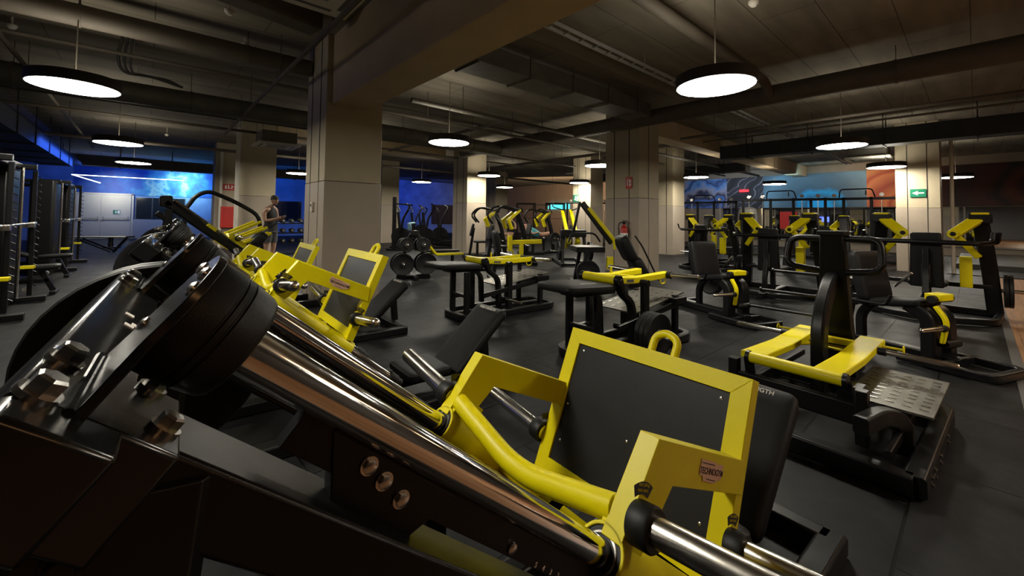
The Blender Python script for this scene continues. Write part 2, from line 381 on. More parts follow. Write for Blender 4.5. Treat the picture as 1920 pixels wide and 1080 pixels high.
# ================================================================== ROOM
XW0, XW1, YW0, YW1, HC = -5.0, 24.0, -4.2, 28.0, 3.95
b = MB(); b.box((XW0, -.20, -.1), (XW1, YW1, 0)); struct(b, 'floor', 'floor')
b = MB(); b.box((XW0, YW0, -.1), (XW1, -.27, 0)); struct(b, 'floor', 'wood')
b = MB(); b.box((XW0, -.27, -.1), (XW1, -.20, .006)); struct(b, 'trim_1', 'dgrey')
b = MB(); b.box((XW0, YW0, HC), (XW1, YW1, HC+.2)); struct(b, 'ceiling', 'ceiling')
b = MB(); b.box((XW0-.2, YW0, 0), (XW0, YW1, HC)); struct(b, 'wall_left', 'wash')
b = MB(); b.box((XW0, YW1, 0), (18.6, YW1+.2, HC)); struct(b, 'wall_far', 'wallblue')  # blue tone carried on to the right to imitate the blue-lit stretch
b = MB(); b.box((18.6, YW1, 0), (XW1, YW1+.2, HC)); struct(b, 'wall_far_right', 'wallbeige')
b = MB(); b.box((XW1, YW0, 0), (XW1+.2, YW1, HC)); struct(b, 'wall_right', 'wallbeige')
b = MB(); b.box((XW0, YW0-.2, 0), (XW1, YW0, HC)); struct(b, 'wall_back', 'wallbrown')
# blue painted clouds on the far wall above the doors
def flat(name, mats, lo, hi, label, cat, group=None, bevel=0):
    b = MB(); b.box(lo, hi); return tag(b.build(name, mats, None, bevel), label, cat, group)
flat('wall_mural', 'blue_splash', (-2.6, 27.965, 2.14), (4.2, 27.998, 3.9), 'cloudy blue painted mural above the white double doors on the far wall', 'mural')
# low white wainscot on the blue end wall
b = MB(); b.box((-2.6, 27.93, 0), (4.2, 27.999, .95)); struct(b, 'trim_2', 'wash')
# double emergency door
dm = MB(); dm.box((-2.62, 27.88, 0), (-2.54, 27.96, 2.2)); dm.box((-.58, 27.88, 0), (-.50, 27.96, 2.2)); dm.box((-2.62, 27.88, 2.14), (-.50, 27.96, 2.22))
d1 = struct(dm, 'door_1', 'cream')
for i, (x0, x1) in enumerate(((-2.53, -1.66), (-1.65, -.6))):
    p = MB(); p.box((x0, 27.885, .02), (x1, 27.94, 2.13)); q = p.build('door_leaf', 'cream', d1, .004)
    h = MB(); h.tube([(x0+.1, 27.80, 1.0), (x1-.1, 27.80, 1.0)], .018, 8); h.box((x0+.06, 27.79, .94), (x0+.12, 27.885, 1.08)); h.box((x1-.12, 27.79, .94), (x1-.06, 27.885, 1.08)); h.build('push_bar', 'grey', q)
# mirror / window strip on the blue wall
b = MB(); b.box((-.42, 27.9, 1.0), (1.5, 27.93, 2.05)); w = struct(b, 'window_1', 'glass')
f = MB()
for x in (-.42, .2, .85, 1.5): f.box((x-.02, 27.88, 1.0), (x+.02, 27.9, 2.05))
f.build('window_frame', 'dgrey', w)

def sign_board(name, c, ux, uz, w, h, face, label, cat='sign', arrow=None, glyph=None):
    """thin board facing ux x uz side; glyphs raised in white"""
    c = Vector(c); ux = Vector(ux).normalized(); uz = Vector(uz); n = ux.cross(uz)
    b = MB(); b.obox(c, ux*w/2, uz*h/2, n*.006); r = b.build(name, face, None); tag(r, label, cat)
    g = MB(); o = c+n*.0075
    def rect(x, y, a, bb): g.obox(o+ux*x*w/2+uz*y*h/2, ux*a*w/2, uz*bb*h/2, n*.0015)
    if glyph == 'arrow':
        g.prism([o+ux*(-.75*w/2), o+ux*(.05*w/2)+uz*(.6*h/2), o+ux*(-.12*w/2)+uz*(.16*h/2), o+ux*(.75*w/2)+uz*(.16*h/2), o+ux*(.75*w/2)-uz*(.16*h/2), o+ux*(-.12*w/2)-uz*(.16*h/2), o+ux*(.05*w/2)-uz*(.6*h/2)], n*.002)
    if glyph == 'exit':
        rect(.55, 0, .3, .75); g.cyl(o+ux*(-.2*w/2)+uz*(.55*h/2), o+ux*(-.2*w/2)+uz*(.55*h/2)+n*.002, h*.09, 10)
        rect(-.25, .1, .12, .35); rect(-.45, -.3, .18, .12); rect(-.05, -.45, .12, .2); rect(.0, .15, .2, .1)
    if glyph == 'ext':
        rect(-.45, -.05, .16, .5); rect(-.45, .55, .08, .14); rect(-.28, .62, .2, .05); rect(.2, 0, .1, .6); rect(.45, .3, .12, .25); rect(.45, -.35, .16, .12); rect(.72, 0, .06, .5)
    if glyph == 'hose':
        rect(-.6, 0, .14, .55); rect(-.2, .1, .1, .6); rect(-.05, -.3, .2, .1); rect(.3, 0, .08, .6); rect(.5, .25, .14, .1); rect(.75, -.1, .06, .5)
    if g.v: g.build('pictogram', 'whitep', r)
    return r
NX = (0, -1, 0)   # ux for boards facing -X : right direction seen from camera is -Y
sign_board('exit_sign', (-1.1, 27.868, 1.3), (1, 0, 0), (0, 0, 1), .26, .2, 'green', 'small green exit pictogram on the lit white door leaf', glyph='exit')

# ------------------------------------------------------------------ columns
def column(x0, y0, wx, wy, seam, label, top=HC, grooves=True):
    """clad column: near corner x0,y0; lower and upper cladding with vertical joints"""
    r = empty('column', (x0+wx/2, y0+wy/2, 0), 0, label, 'column', None)
    r_off = Vector((x0+wx/2, y0+wy/2, 0))
    def B(name, m, lo, hi, bev=.006):
        b = MB(); b.box(tuple(Vector(lo)-r_off), tuple(Vector(hi)-r_off)); return b.build(name, m, r, bev)
    B('upper_cladding', 'column_up', (x0+.004, y0+.004, seam), (x0+wx-.004, y0+wy-.004, top))
    B('lower_cladding', 'column_low', (x0, y0, .0), (x0+wx, y0+wy, seam-.006))
    if grooves:
        g = MB()
        for t in (.28, .72):
            g.box(tuple(Vector((x0-.003, y0+wy*t-.008, .02))-r_off), tuple(Vector((x0+.006, y0+wy*t+.008, top))-r_off))
        g.box(tuple(Vector((x0+wx*.46, y0-.003, .02))-r_off), tuple(Vector((x0+wx*.46+.014, y0+.006, top))-r_off)) if grooves == 2 else None
        g.build('shadow_joint', 'rimblack', r)
    return r
S = 1.80
column(1.90, 6.24, .86, .95, S, 'big beige column nearest the camera, under the heavy painted beam', HC)
column(8.63, 5.24, .92, .95, S, 'beige column carrying the red fire extinguisher', HC, 2)
column(1.86, 13.2, .86, .9, S, 'beige column directly behind the man in the black tank top')
column(1.86, 18.7, .86, .9, S, 'beige column beside the red hose cabinet, behind the man')
column(8.5, 12.0, .86, .9, S, 'bright lamp-lit column in the middle distance', HC)
column(8.3, 18.7, .9, .9, S, 'dim bluish column to the right of the nearest beige column')
column(13.7, 10.55, .86, .95, S, 'column bearing the small green exit sign under the cassette unit')
column(14.4, 7.35, .9, .9, S, 'narrow beige column just right of the extinguisher column')
column(15.1, .58, .85, .85, 1.68, 'beige column with the green arrow sign on the right', HC)
column(14.9, 18.2, .9, .9, S, 'distant column in front of the brownish far wall')
# beams
b = MB(); b.box((1.98, YW0+.01, 2.93), (2.5, 6.235, HC)); tag(b.build('ceiling_beam', 'beam', None, .012), 'heavy painted beam running from the nearest column over the camera', 'beam')
pA, pB = G(592, 60, 3.7), G(380, -22, 3.7); b = MB(); b.bar([(pA.x, pA.y, 3.82), (pB.x, pB.y, 3.82)], .36, .26); tag(b.build('ceiling_beam', 'pipe', None, .012), 'dark cross beam leaving the nearest column to the upper left', 'beam')
b = MB(); b.box((9.56, 5.4, 3.45), (23.9, 5.9, HC)); tag(b.build('ceiling_beam', 'beam', None, .012), 'cross beam running right from the extinguisher column to the mural wall', 'beam')
b = MB(); b.box((2.77, 13.4, 3.5), (8.49, 13.9, HC)); tag(b.build('ceiling_beam', 'beam', None, .012), 'beam between the column behind the man and the lamp-lit column', 'beam')
# service fittings on column 1
t = empty('thermostat', (1.885, 6.72, 1.42), 0, 'small white thermostat on the left face of the nearest column', 'thermostat')
b = MB(); b.box((-.02, -.045, -.07), (.012, .045, .07)); b.build('housing', 'white', t, .004)
b = MB(); b.box((-.023, -.03, .0), (-.0195, .03, .045)); b.build('display', 'dgrey', t)
sign_board('fire_sign', (8.615, 5.5, 2.16), NX, (0, 0, 1), .17, .28, 'redsign', 'red extinguisher sign high on the column above the extinguisher', glyph='ext')
sign_board('exit_sign', (15.085, .99, 2.07), NX, (0, 0, 1), .30, .21, 'green', 'green sign with a white left-pointing arrow on the right column', glyph='arrow')
p = OX(1080, 372, 13.68); sign_board('exit_sign', p, NX, (0, 0, 1), .3, .3, 'green', 'small green exit sign on the far column below the cassette unit', glyph='exit')
p = OY(431, 351, 18.68); sign_board('fire_sign', p, (1, 0, 0), (0, 0, 1), .42, .24, 'redsign', 'red fire sign on the beige wall piece left of the man', glyph='hose')
p = OY(434, 395, 18.6)
hb = empty('hose_cabinet', (p.x, 18.58, 0), 0, 'red fire hose cabinet behind the hack squat, left of the man', 'cabinet')
b = MB(); b.box((-.34, -.1, .78), (.34, .1, 1.56)); b.build('body', 'redsign', hb, .01)
b = MB(); b.box((-.28, -.115, .85), (.28, -.1, 1.5)); b.build('door', 'red', hb, .006)
# extinguisher
ex = empty('fire_extinguisher', (8.52, 5.57, .62), 0, 'red fire extinguisher hanging on the left face of the column', 'fire extinguisher')
b = MB(); b.lathe((0, 0, 0), (0, 0, 1), [(0, .07), (.01, .085), (.04, .09), (.42, .09), (.48, .07), (.52, .03), (.55, .028)], 20); b.build('cylinder', 'red', ex)
b = MB(); b.box((-.03, -.02, .55), (.03, .02, .6)); b.box((-.01, -.09, .6), (.01, .05, .615)); b.box((-.01, -.09, .625), (.01, .05, .64)); b.build('valve_head', 'black', ex)
b = MB(); b.tube(fillet([(0, .02, .58), (0, .12, .6), (0, .15, .5), (0, .12, .1)], .05), .012, 8); b.build('hose', 'rubber', ex)
b = MB(); b.lathe((0, 0, .14), (0, 0, 1), [(0, .0908), (.2, .0908)], 20); b.build('data_label', 'whitep', ex)

# ------------------------------------------------------------------ mural wall on the right
def mural(y0, y1, m, label): flat('wall_mural', m, (23.95, y0, 1.96), (23.998, y1, 3.6), label, 'mural', None)
mural(9.1, 12.4, 'mural_blue', 'leftmost mural panel with blue and white flowing waves')
mural(7.3, 9.1, 'mural_dark', 'black mural panel with thin white streaks')
mural(3.2, 7.3, 'mural_cyan', 'cyan mural panel with bright blue rings')
mural(1.0, 3.2, 'mural_orange', 'orange mural panel with flame-coloured rings left of the right column')
mural(-4.1, 1.0, 'mural_red', 'dark red and black mural panel right of the right column')
b = MB(); b.box((23.93, -4.1, .35), (23.96, 9.3, 1.93)); tag(b.build('wall_mirror', 'mirror'), 'long wall mirror below the painted mural', 'mirror')
b = MB(); b.box((17.2, -4.1, 0), (17.5, .4, .16)); tag(b.build('platform_edge', 'dgrey'), 'low dark platform edge crossing the end of the wood floor', 'platform')
b = MB(); b.box((15.3, -4.1, 0), (17.2, .5, .02)); tag(b.build('floor_mat', 'rubber'), 'flat black mat at the far end of the wood floor', 'mat')
b = MB(); b.box((17.5, -4.1, 0), (23.9, .4, .15)); tag(b.build('raised_platform', 'dgrey'), 'raised grey platform before the far mirror on the right', 'platform')
flat('led_display', 'redled', (23.9, 8.0, 2.82), (23.94, 8.45, 2.94), 'small red digital clock on the black mural panel', 'clock')
# far windows and back-room equipment wall
for i, (x0, x1, z0, z1, m) in enumerate(((5.0, 7.2, .9, 2.1, 'glass'), (16.5, 21.0, .7, 2.2, 'glass'))):
    b = MB(); b.box((x0, 27.95, z0), (x1, 27.985, z1)); struct(b, 'window_%d' % (i+2), m)

# ------------------------------------------------------------------ round pendant lamps
def pendant(x, y, d=.78, label='', z=2.75):
    r = empty('pendant_lamp', (x, y, z), 0, label, 'ceiling lamp', 'round pendant lamps')
    b = MB(); b.lathe((0, 0, -.012), (0, 0, 1), [(0, d/2), (.0, d/2+.008), (.115, d/2+.008), (.12, d/2), (.12, .02)], 48); o = b.build('rim', 'rimblack', r)
    b = MB(); b.lathe((0, 0, -.0135), (0, 0, 1), [(-.002, .0), (-.002, d/2-.012), (0, d/2-.006)], 48)
    b.build('diffuser', 'lamp', r)
    b = MB(); b.lathe((0, 0, .109), (0, 0, 1), [(0, d/2-.03), (.0025, d/2-.05), (.0025, 0)], 40); b.build('added_top_glow', 'uplight_fill', r)  # glowing disc added on top of each lamp as ceiling fill
    b = MB()
    b.tube([(0, 0, .1), (0, 0, HC-z)], .006, 6)
    b.build('cable', 'pipe', r)
    return r
LAMPS = [(4.54, 1.84, 'large pendant lamp nearest the camera on the right'), (9.88, 1.68, 'second lamp of the right row, behind the largest right lamp'),
 (14.5, 1.54, 'lamp just left of the right column, above its arrow sign level'), (19.1, .4, 'flat-looking lamp right of the right column'),
 (13.96, 6.3, 'lamp between the extinguisher column and the mural'), (18.54, 5.26, 'lamp hanging in front of the cyan mural'),
 (4.38, 6.82, 'round lamp right of the nearest column, below the beam'), (8.91, 11.27, 'lamp in front of the bright lamp-lit column'),
 (8.69, 15.6, 'small far lamp over the dim bluish column'), (12.91, 15.11, 'small far lamp right of the lamp-lit column'),
 (13.2, 10.75, 'small lamp below the far cassette unit'), (9.21, 6.8, 'lamp half hidden by the left side of the extinguisher column'),
 (-.67, 6.9, 'large pendant lamp at the upper left'), (-.49, 11.9, 'middle lamp of the left row'), (-.33, 16.28, 'farthest lamp of the left row'),
 (3.96, 15.81, 'small lamp peeping out left of the nearest column')]
LAMPS += [(4.35, 11.8, 'lamp hidden behind the nearest beige column'), (18.6, 11.0, 'lamp hidden behind the extinguisher column')]
for x, y, l in LAMPS: pendant(x, y, .78, l)
# unseen lamps out of frame, kept for the light they give, same model
pendant(4.4, -2.4, .78, 'unseen pendant lamp over the wood floor, behind the camera to the right')
pendant(-.6, 2.0, .78, 'unseen pendant lamp left of the camera over the leg presses')

# ------------------------------------------------------------------ ducts and pipes
def pipe(name, pts, r, m, label, cat='pipe', seg=14, straps=None):
    b = MB(); b.tube(pts, r, seg); o = b.build(name, m); tag(o, label, cat)
    if straps:
        p0, p1 = Vector(pts[0]), Vector(pts[-1])
        for i in range(straps):
            s = MB(); q = p0.lerp(p1, (i+.5)/straps); d = (p1-p0).normalized(); s.cyl(q-d*.015, q+d*.015, r*1.06, seg); s.box((q.x-.005, q.y-.005, q.z), (q.x+.005, q.y+.005, HC))
            s.build('hanger', 'pipe', o)
    return o
def boxduct(name, lo, hi, m, label, hang=None):
    hang = hang or 0
    b = MB(); b.box(lo, hi); o = b.build(name, m, None, .006); tag(o, label, 'air duct')
    if hang:
        ax = 0 if hi[0]-lo[0] > hi[1]-lo[1] else 1
        for i in range(hang):
            s = MB(); t = (i+.5)/hang; q = [lo[0], lo[1]]; q[ax] = lo[ax]+(hi[ax]-lo[ax])*t; w = [hi[0], hi[1]]
            for side in (0, 1):
                p = list(q)
                if side: p[1-ax] = w[1-ax]
                s.box((p[0]-.01, p[1]-.01, lo[2]-.01), (p[0]+.01, p[1]+.01, HC))
            a = [q[0]-.012, q[1]-.012, lo[2]-.03]; c = [q[0]+.012, q[1]+.012, lo[2]-.005]; c[1-ax] = w[1-ax]+.012; s.box(a, c)
            f = [q[0]-.02, q[1]-.02, lo[2]-.012]; g = [q[0]+.02, q[1]+.02, hi[2]+.012]; g[1-ax] = w[1-ax]+.02; s.box(f, g)
            s.build('hanger', m, o)
    return o
boxduct('air_duct', (2.9, 4.6, 3.5), (8.05, 5.15, 3.78), 'duct', 'rectangular duct running from the beam towards the extinguisher column', 5)
pipe('ceiling_pipe', [(8.3, -3, 3.55), (8.3, 12, 3.55)], .17, 'pipe', 'thick round duct crossing above the extinguisher column', 'air duct', 20, 6)
pipe('ceiling_pipe', [(-4.9, 7.0, 3.62), (1.87, 7.0, 3.62)], .13, 'pipe', 'thick pipe crossing the upper left ceiling to the nearest column', 'pipe', 18, 4)
pipe('ceiling_pipe', [(-4.9, 9.9, 3.42), (8.2, 9.9, 3.42)], .19, 'duct', 'widest round duct behind the upper left lamp', 'air duct', 20, 6)
pipe('ceiling_pipe', fillet([(3.2, 2.37, 3.7), (7.9, 2.37, 3.7), (8.1, 2.37, 3.5)], .15), .075, 'pipe', 'sloping pipe above the large right lamp', 'pipe', 16)
pipe('ceiling_pipe', [(-4.9, 8.2, 3.6), (8.2, 8.2, 3.6)], .03, 'pipe', 'thin sprinkler pipe before the wide round duct', 'pipe', 8, 7)
pipe('ceiling_pipe', [(-4.9, 10.8, 3.4), (13, 10.8, 3.4)], .035, 'pipe', 'thin sprinkler pipe just beyond the wide round duct', 'pipe', 8, 7)
pipe('ceiling_pipe', [(-4.9, 12.6, 3.45), (13, 12.6, 3.45)], .035, 'pipe', 'thin pipe above the middle left lamp', 'pipe', 8, 6)
pipe('ceiling_pipe', [(-4.9, 16.6, 3.4), (20, 16.6, 3.4)], .05, 'pipe', 'far thin pipe above the farthest left lamp', 'pipe', 8, 6)
pipe('ceiling_pipe', [(-1.45, 4.0, 3.5), (-1.45, 20, 3.5)], .03, 'pipe', 'thin pipe running away above the left lamps', 'pipe', 8, 7)
pipe('ceiling_pipe', [(2.62, 6.0, 3.2), (2.62, 6.0, 3.6), (2.62, 6.0, 3.94)], .012, 'grey', 'short cable drop beside the beam', 'pipe', 6)
pipe('ceiling_pipe', [(1.4, 1.0, 3.3), (1.4, 12.5, 3.3)], .028, 'pipe', 'pale conduit crossing in front of the nearest column', 'pipe', 8, 5)
pipe('ceiling_pipe', [(3.6, 6.9, 3.45), (22, 6.9, 3.45)], .05, 'duct', 'pipe crossing above the lamp right of the nearest column', 'pipe', 10, 8)
pipe('ceiling_pipe', [(3.2, 7.7, 3.35), (20, 7.7, 3.35)], .035, 'pipe', 'lower thin pipe behind the lamp right of the nearest column', 'pipe', 8, 7)
pipe('ceiling_pipe', [(6.2, 7.2, 3.55), (6.2, 18, 3.55)], .045, 'pipe', 'pipe running away between the two middle columns', 'pipe', 8, 4)
pipe('ceiling_pipe', [(11.5, 6, 3.5), (11.5, 20, 3.5)], .05, 'pipe', 'far pipe running away above the lamp-lit column', 'pipe', 8, 5)
pipe('ceiling_pipe', [(10.6, -3.5, 3.45), (10.6, 5.2, 3.45)], .035, 'pipe', 'thin pipe crossing the ceiling behind the thick round duct', 'pipe', 8, 5)
pipe('ceiling_pipe', [(12.0, -3.5, 3.55), (12.0, 5.2, 3.55)], .025, 'pipe', 'second thin pipe before the dark square duct', 'pipe', 8, 5)
boxduct('air_duct', (13.4, -3.9, 3.2), (13.9, 5.3, 3.6), 'ductd', 'dark square duct crossing in front of the mural ceiling', 6)
boxduct('air_duct', (17.6, 6.0, 3.25), (18.1, 14.0, 3.6), 'ductd', 'dark duct deep behind the extinguisher column', 4)
boxduct('air_duct', (-2.9, 6.6, 2.95), (-2.1, 22, 3.35), 'ductd', 'long dark duct above the power racks on the left', 8)
boxduct('air_duct', (-4.9, 22.6, 3.1), (8.0, 23.2, 3.5), 'duct', 'silver duct crossing before the blue end wall', 8)
# cable tray : two rails and rungs
ct = MB()
for y in (3.42, 3.56): ct.bar([(3.3, y, 3.72), (22, y, 3.72)], .02, .05)
for i in range(60): ct.bar([(3.4+i*.31, 3.42, 3.71), (3.4+i*.31, 3.56, 3.71)], .02, .015)
o = tag(ct.build('cable_tray', 'grey'), 'long cable tray running from the beam past the right lamps', 'cable tray')
for i in range(9): b = MB(); b.box((3.9+i*2, 3.485, 3.72), (3.91+i*2, 3.495, HC)); b.build('hanger_rod', 'grey', o)
# louvred metal ceiling strip beyond the racks (left edge)
b = MB()
for i in range(26): b.box((-4.9, 9.2+i*.5, 3.05+.0), (-3.0, 9.5+i*.5, 3.08))
tag(b.build('slatted_ceiling_panel', 'duct'), 'slatted metal ceiling panel lit blue at the far left', 'ceiling panel')
# hanging loops of cable under the left ceiling
for i, (px, py) in enumerate(((232, 100),)):
    p = G(px, 62, 3.9)
    b = MB()
    for k in range(3):
        q = [Vector((p.x+.05*k, p.y, 3.9)), Vector((p.x-.06+.07*k, p.y+.05, 3.55-.05*k)), Vector((p.x+.06*k, p.y+.1, 3.34)), Vector((p.x+.3+.1*k, p.y+.15, 3.38)), Vector((p.x+.7, p.y+.2, 3.3))]
        b.tube(fillet(q, .25, 6), .02-.003*k, 8)
    tag(b.build('hanging_cable', 'rimblack'), 'loose dark bundle of cable hanging above the upper left lamp', 'cable')
# smoke detectors and small ceiling boxes
def detector(px, py, h, label, r=.055):
    p = G(px, py, h); o = empty('smoke_detector', (p.x, p.y, h), 0, label, 'smoke detector', 'ceiling smoke detectors')
    b = MB(); b.lathe((0, 0, -.02), (0, 0, 1), [(0, r*.5), (.02, r*.8), (.035, r), (.06, r)], 18); b.build('head', 'white', o)
    b = MB(); b.cyl((0, 0, .04), (0, 0, HC-h), .012, 8); b.build('stem', 'white', o)
detector(1413, 9, 3.75, 'white smoke detector at the top of the picture, right of the large lamp')
detector(430, 25, 3.8, 'white sensor box on the ceiling left of the beam')
detector(459, 88, 3.8, 'white sensor nearer the nearest column, below its neighbour')
detector(260, 141, 3.75, 'small white detector right of the upper left lamp')
detector(1160, 210, 3.7, 'small white detector above the extinguisher column')
detector(313, 254, 3.7, 'tiny white detector right of the middle left lamp')
detector(22, 52, 3.8, 'white detector at the far upper left edge')
detector(1013, 269, 3.7, 'tiny white detector in the middle ceiling')
# ceiling cassette air conditioners
def cassette(px, py, h, label, s=.95, rz=0):
    p = G(px, py, h); o = empty('cassette_unit', (p.x, p.y, h), rz, label, 'air conditioner')
    b = MB(); b.box((-s/2, -s/2, 0), (s/2, s/2, .05)); b.build('fascia', 'white', o, .012)
    b = MB(); b.box((-s*.42, -s*.42, .05), (s*.42, s*.42, .34)); b.build('body', 'duct', o, .01)
    b = MB()
    for i in range(8): b.box((-s*.24, -s*.24+i*s*.06, -.006), (s*.24, -s*.24+i*s*.06+s*.03, .001))
    b.build('intake_grille', 'grey', o)
    b = MB()
    for a in (-1, 1): b.box((-s*.32, a*s*.38-.02, -.004), (s*.32, a*s*.38+.02, .002)); b.box((a*s*.38-.02, -s*.32, -.004), (a*s*.38+.02, s*.32, .002))
    b.build('louvre', 'dgrey', o)
    for a in (-1, 1):
        for c in (-1, 1): b = MB(); b.box((a*s*.4-.006, c*s*.4-.006, .3), (a*s*.4+.006, c*s*.4+.006, HC-h)); b.build('hanger_rod', 'grey', o)
    return o
cassette(518, 275, 3.05, 'white cassette unit left of the nearest column')
cassette(1630, 299, 3.05, 'white cassette unit above the cyan mural on the right')
cassette(1088, 327, 3.3, 'small-looking cassette unit over the column with the green exit sign')
cassette(575, -34, 3.3, 'close-up cassette unit cut by the top edge above the nearest column', 1.0, 0)
# white light strips forming a wedge under the blue ceiling
b = MB(); b.bar([(-2.5, 26.2, 2.92), (1.3, 26.2, 2.92)], .05, .03)
o = tag(b.build('light_strip', 'strip'), 'long thin white light strip before the blue end wall', 'light strip')
for x in (-2.2, 1.0): b = MB(); b.box((x-.004, 26.196, 2.93), (x+.004, 26.204, HC)); b.build('hanger', 'dgrey', o)
b = MB(); b.bar([(-2.5, 26.2, 2.92), (-1.35, 23.4, 2.72)], .05, .03); pass
q = OY(188, 343, 25.6); b = MB(); b.bar([(-2.5, 26.15, 2.92), tuple(q)], .05, .03); o = tag(b.build('light_strip', 'strip'), 'short thin white light strip slanting towards the camera', 'light strip')
b = MB(); b.box((q.x-.004, q.y-.004, q.z), (q.x+.004, q.y+.004, HC)); b.build('hanger', 'dgrey', o)
# vertical white conduit on the column behind the man
for px, Y in ((442, 13.1), (412, 18.6)):
    p = OY(px, 400, Y); pipe('wall_conduit', [(p.x, Y-.03, 0), (p.x, Y-.03, 3.6)], .05, 'white', 'vertical white pipe at the left edge of the column behind the man' if px == 442 else 'vertical white pipe beside the red hose cabinet', 'pipe')
p = OX(1786, 400, 15.4); pipe('wall_conduit', [(p.x, p.y, 0), (p.x, p.y, 3.4)], .04, 'white', 'vertical white pipe right of the arrow-sign column', 'pipe')
# ================================================================== LEG PRESS
AL = R_(40.25); CZ = .6697; RY = .308
LR = Vector((math.cos(AL), 0, -math.sin(AL))); LN = Vector((math.sin(AL), 0, math.cos(AL)))
def lp(s, n, l): return Vector((0, l, CZ)) + LR*s + LN*n
YL = Vector((0, 1, 0))
def mirrored(fn):
    for sg in (1, -1): fn(sg)

def leg_press(label, ds=0.0):
    root = empty('leg_press', (.6735, .7913, 0), R_(-2.932), label, 'leg press', 'inclined leg presses in a row')
    # --- fixed frame -------------------------------------------------
    for sg in (1, -1):
        y = sg*RY
        b = MB(); b.cyl(lp(-.836, 0, y), lp(.66, 0, y), .0255, 40); rail = b.build('guide_rail', 'chrome', root)
        # rubber bumper : stepped, tapered
        b = MB(); b.lathe(lp(-.829, 0, y), LR, [(0, .030), (0, .0565), (.003, .0575), (.026, .0578), (.0272, .0562), (.0285, .0562), (.030, .0576), (.035, .0576), (.0362, .0558), (.0375, .0558), (.039, .0572), (.062, .0545), (.067, .052), (.069, .048), (.069, .027)], 64)
        b.build('rubber_bumper', 'rubber', root)
        # flange: disc on a foot standing on the cross bar
        b = MB(); pts = [lp(-.838, -.083, y-.078)]
        pts += [lp(-.838, .0605*math.sin(a), y-.0605*math.cos(a)) for a in [R_(t) for t in range(-22, 203, 9)]]
        pts += [lp(-.838, -.083, y+.078)]
        b.prism(pts, LR*.009); fl = b.build('end_flange', 'black_gloss', root, .0012)
        for (n, l) in ((.040, -.020), (.040, .028), (.026, -.040), (-.030, .040)): b = MB(); b.lathe(lp(-.838, n, y+l), -LR, [(0, .0075), (.002, .007), (.004, .004), (.0045, .0)], 12); b.build('flange_bolt', 'zinc', fl)
        b = MB(); b.tube([lp(-.841, -.0795, y-.078), lp(-.841, -.0795, y+.078)], .0045, 8); b.build('weld_bead', 'black_gloss', fl)
        # rubber-block pad + cap seen at the low rail end
        b = MB(); b.cyl(lp(.60, 0, y), lp(.66, 0, y), .038, 24); b.cyl(lp(.655, 0, y), lp(.70, 0, y), .032, 24); b.build('lower_stop', 'rubber', root)
        # strip under the rail
        b = MB(); b.obox(lp(.0, -.042, y), LR*.66, LN*.020, YL*.011); ur = b.build('rail_support', 'black', root, .001)
        # main inclined side beam
        b = MB(); b.bar([lp(-.80, -.116, sg*.312), lp(.86, -.116, sg*.312)], .098, .064, LN, .06); b.build('side_beam', 'black', root, .002)
        # wrap plate at the top joint with its bolts
        b = MB(); b.obox(lp(-.816, -.121, sg*.318), LR*.062, LN*.0425, YL*.066); wp = b.build('joint_plate', 'black_gloss', root, .004)
        for s, l in ((-.788, .262), (-.772, .345)): b = MB(); b.hexbolt(lp(s, -.0785, sg*l), LN, .0105, .014); b.build('hex_bolt', 'zinc', wp)
        # gusset with three bolts between strip and beam
        b = MB(); b.prism([lp(-.62, -.024, y-.014), lp(-.40, -.024, y-.014), lp(-.44, -.085, y-.014), lp(-.57, -.085, y-.014)], YL*.028); gs = b.build('gusset', 'black', root, .0015)
        for s, n in ((-.553, -.038), (-.522, -.045), (-.485, -.054)): b = MB(); b.hexbolt(lp(s, n, y-.0145), -YL, .0085, .008); b.build('hex_bolt', 'zinc', gs)
        b = MB(); b.lathe(lp(-.245, -.050, y-.0115), -YL, [(0, .009), (.003, .0085), (.005, .005), (.005, 0)], 14); b.build('button_bolt', 'zinc', ur)
        # rear leg, foot beam on the floor
        x0 = -.665; z0 = 1.07
        b = MB(); b.bar([(x0, sg*.322, z0), (x0-.10, sg*.325, .05)], .09, .13, (1, 0, 0)); b.hexbolt((x0-.03, sg*.322+sg*.045, 1.035), (0, sg, 0), .010, .012); b.build('rear_leg', 'black', root, .003)
        b = MB(); b.bar([(-.80, sg*.325, .04), (1.42, sg*.325, .04)], .09, .08); b.build('floor_beam', 'black', root, .004)
        b = MB(); b.bar([lp(.10, -.14, sg*.312), (lp(.10, -.14, 0).x, sg*.32, .05)], .07, .07, (1, 0, 0)); b.build('mid_strut', 'black', root, .003)
    # top cross bar : broad plate with rounded rear edge
    b = MB()
    prof = [(-.880, -.092), (-.877, -.083), (-.870, -.079), (-.800, -.079), (-.800, -.15), (-.880, -.15)]
    b.prism([lp(s, n, -.425) for s, n in prof], YL*.85); cb = b.build('top_crossbar', 'black_gloss', root, .004)
    for l in (-.379, -.294, .225, .31): b = MB(); b.hexbolt(lp(-.864, -.079, l), LN, .0115, .016); b.build('hex_bolt', 'zinc', cb)
    for l, s in ((-.06, -.83), (-.045, -.822), (.0, -.835)): b = MB(); b.obox(lp(s, -.0785, l), LR*.006, YL*.007, LN*.0006); b.build('sticker_residue', 'whitep', cb)
    for x in (-.78, .2, 1.38): b = MB(); b.bar([(x, -.32, .045), (x, .32, .045)], .08, .07); b.build('floor_crossbar', 'black', root, .004)
    # number scale on the near rail support
    for i, ch in enumerate('54321'):
        text_mesh('scale_number', ch, .011, lp(-.175+i*.022, -.056, -RY-.0117), LR, LN, 'whitep', bpy.data.objects[ur.name])
    # seat and backrest
    pt, pb = Vector((1.475, 0, .555)), Vector((1.02, 0, .135))
    ax = (pt-pb)/2; nrm = Vector((-ax.z, 0, ax.x)).normalized()
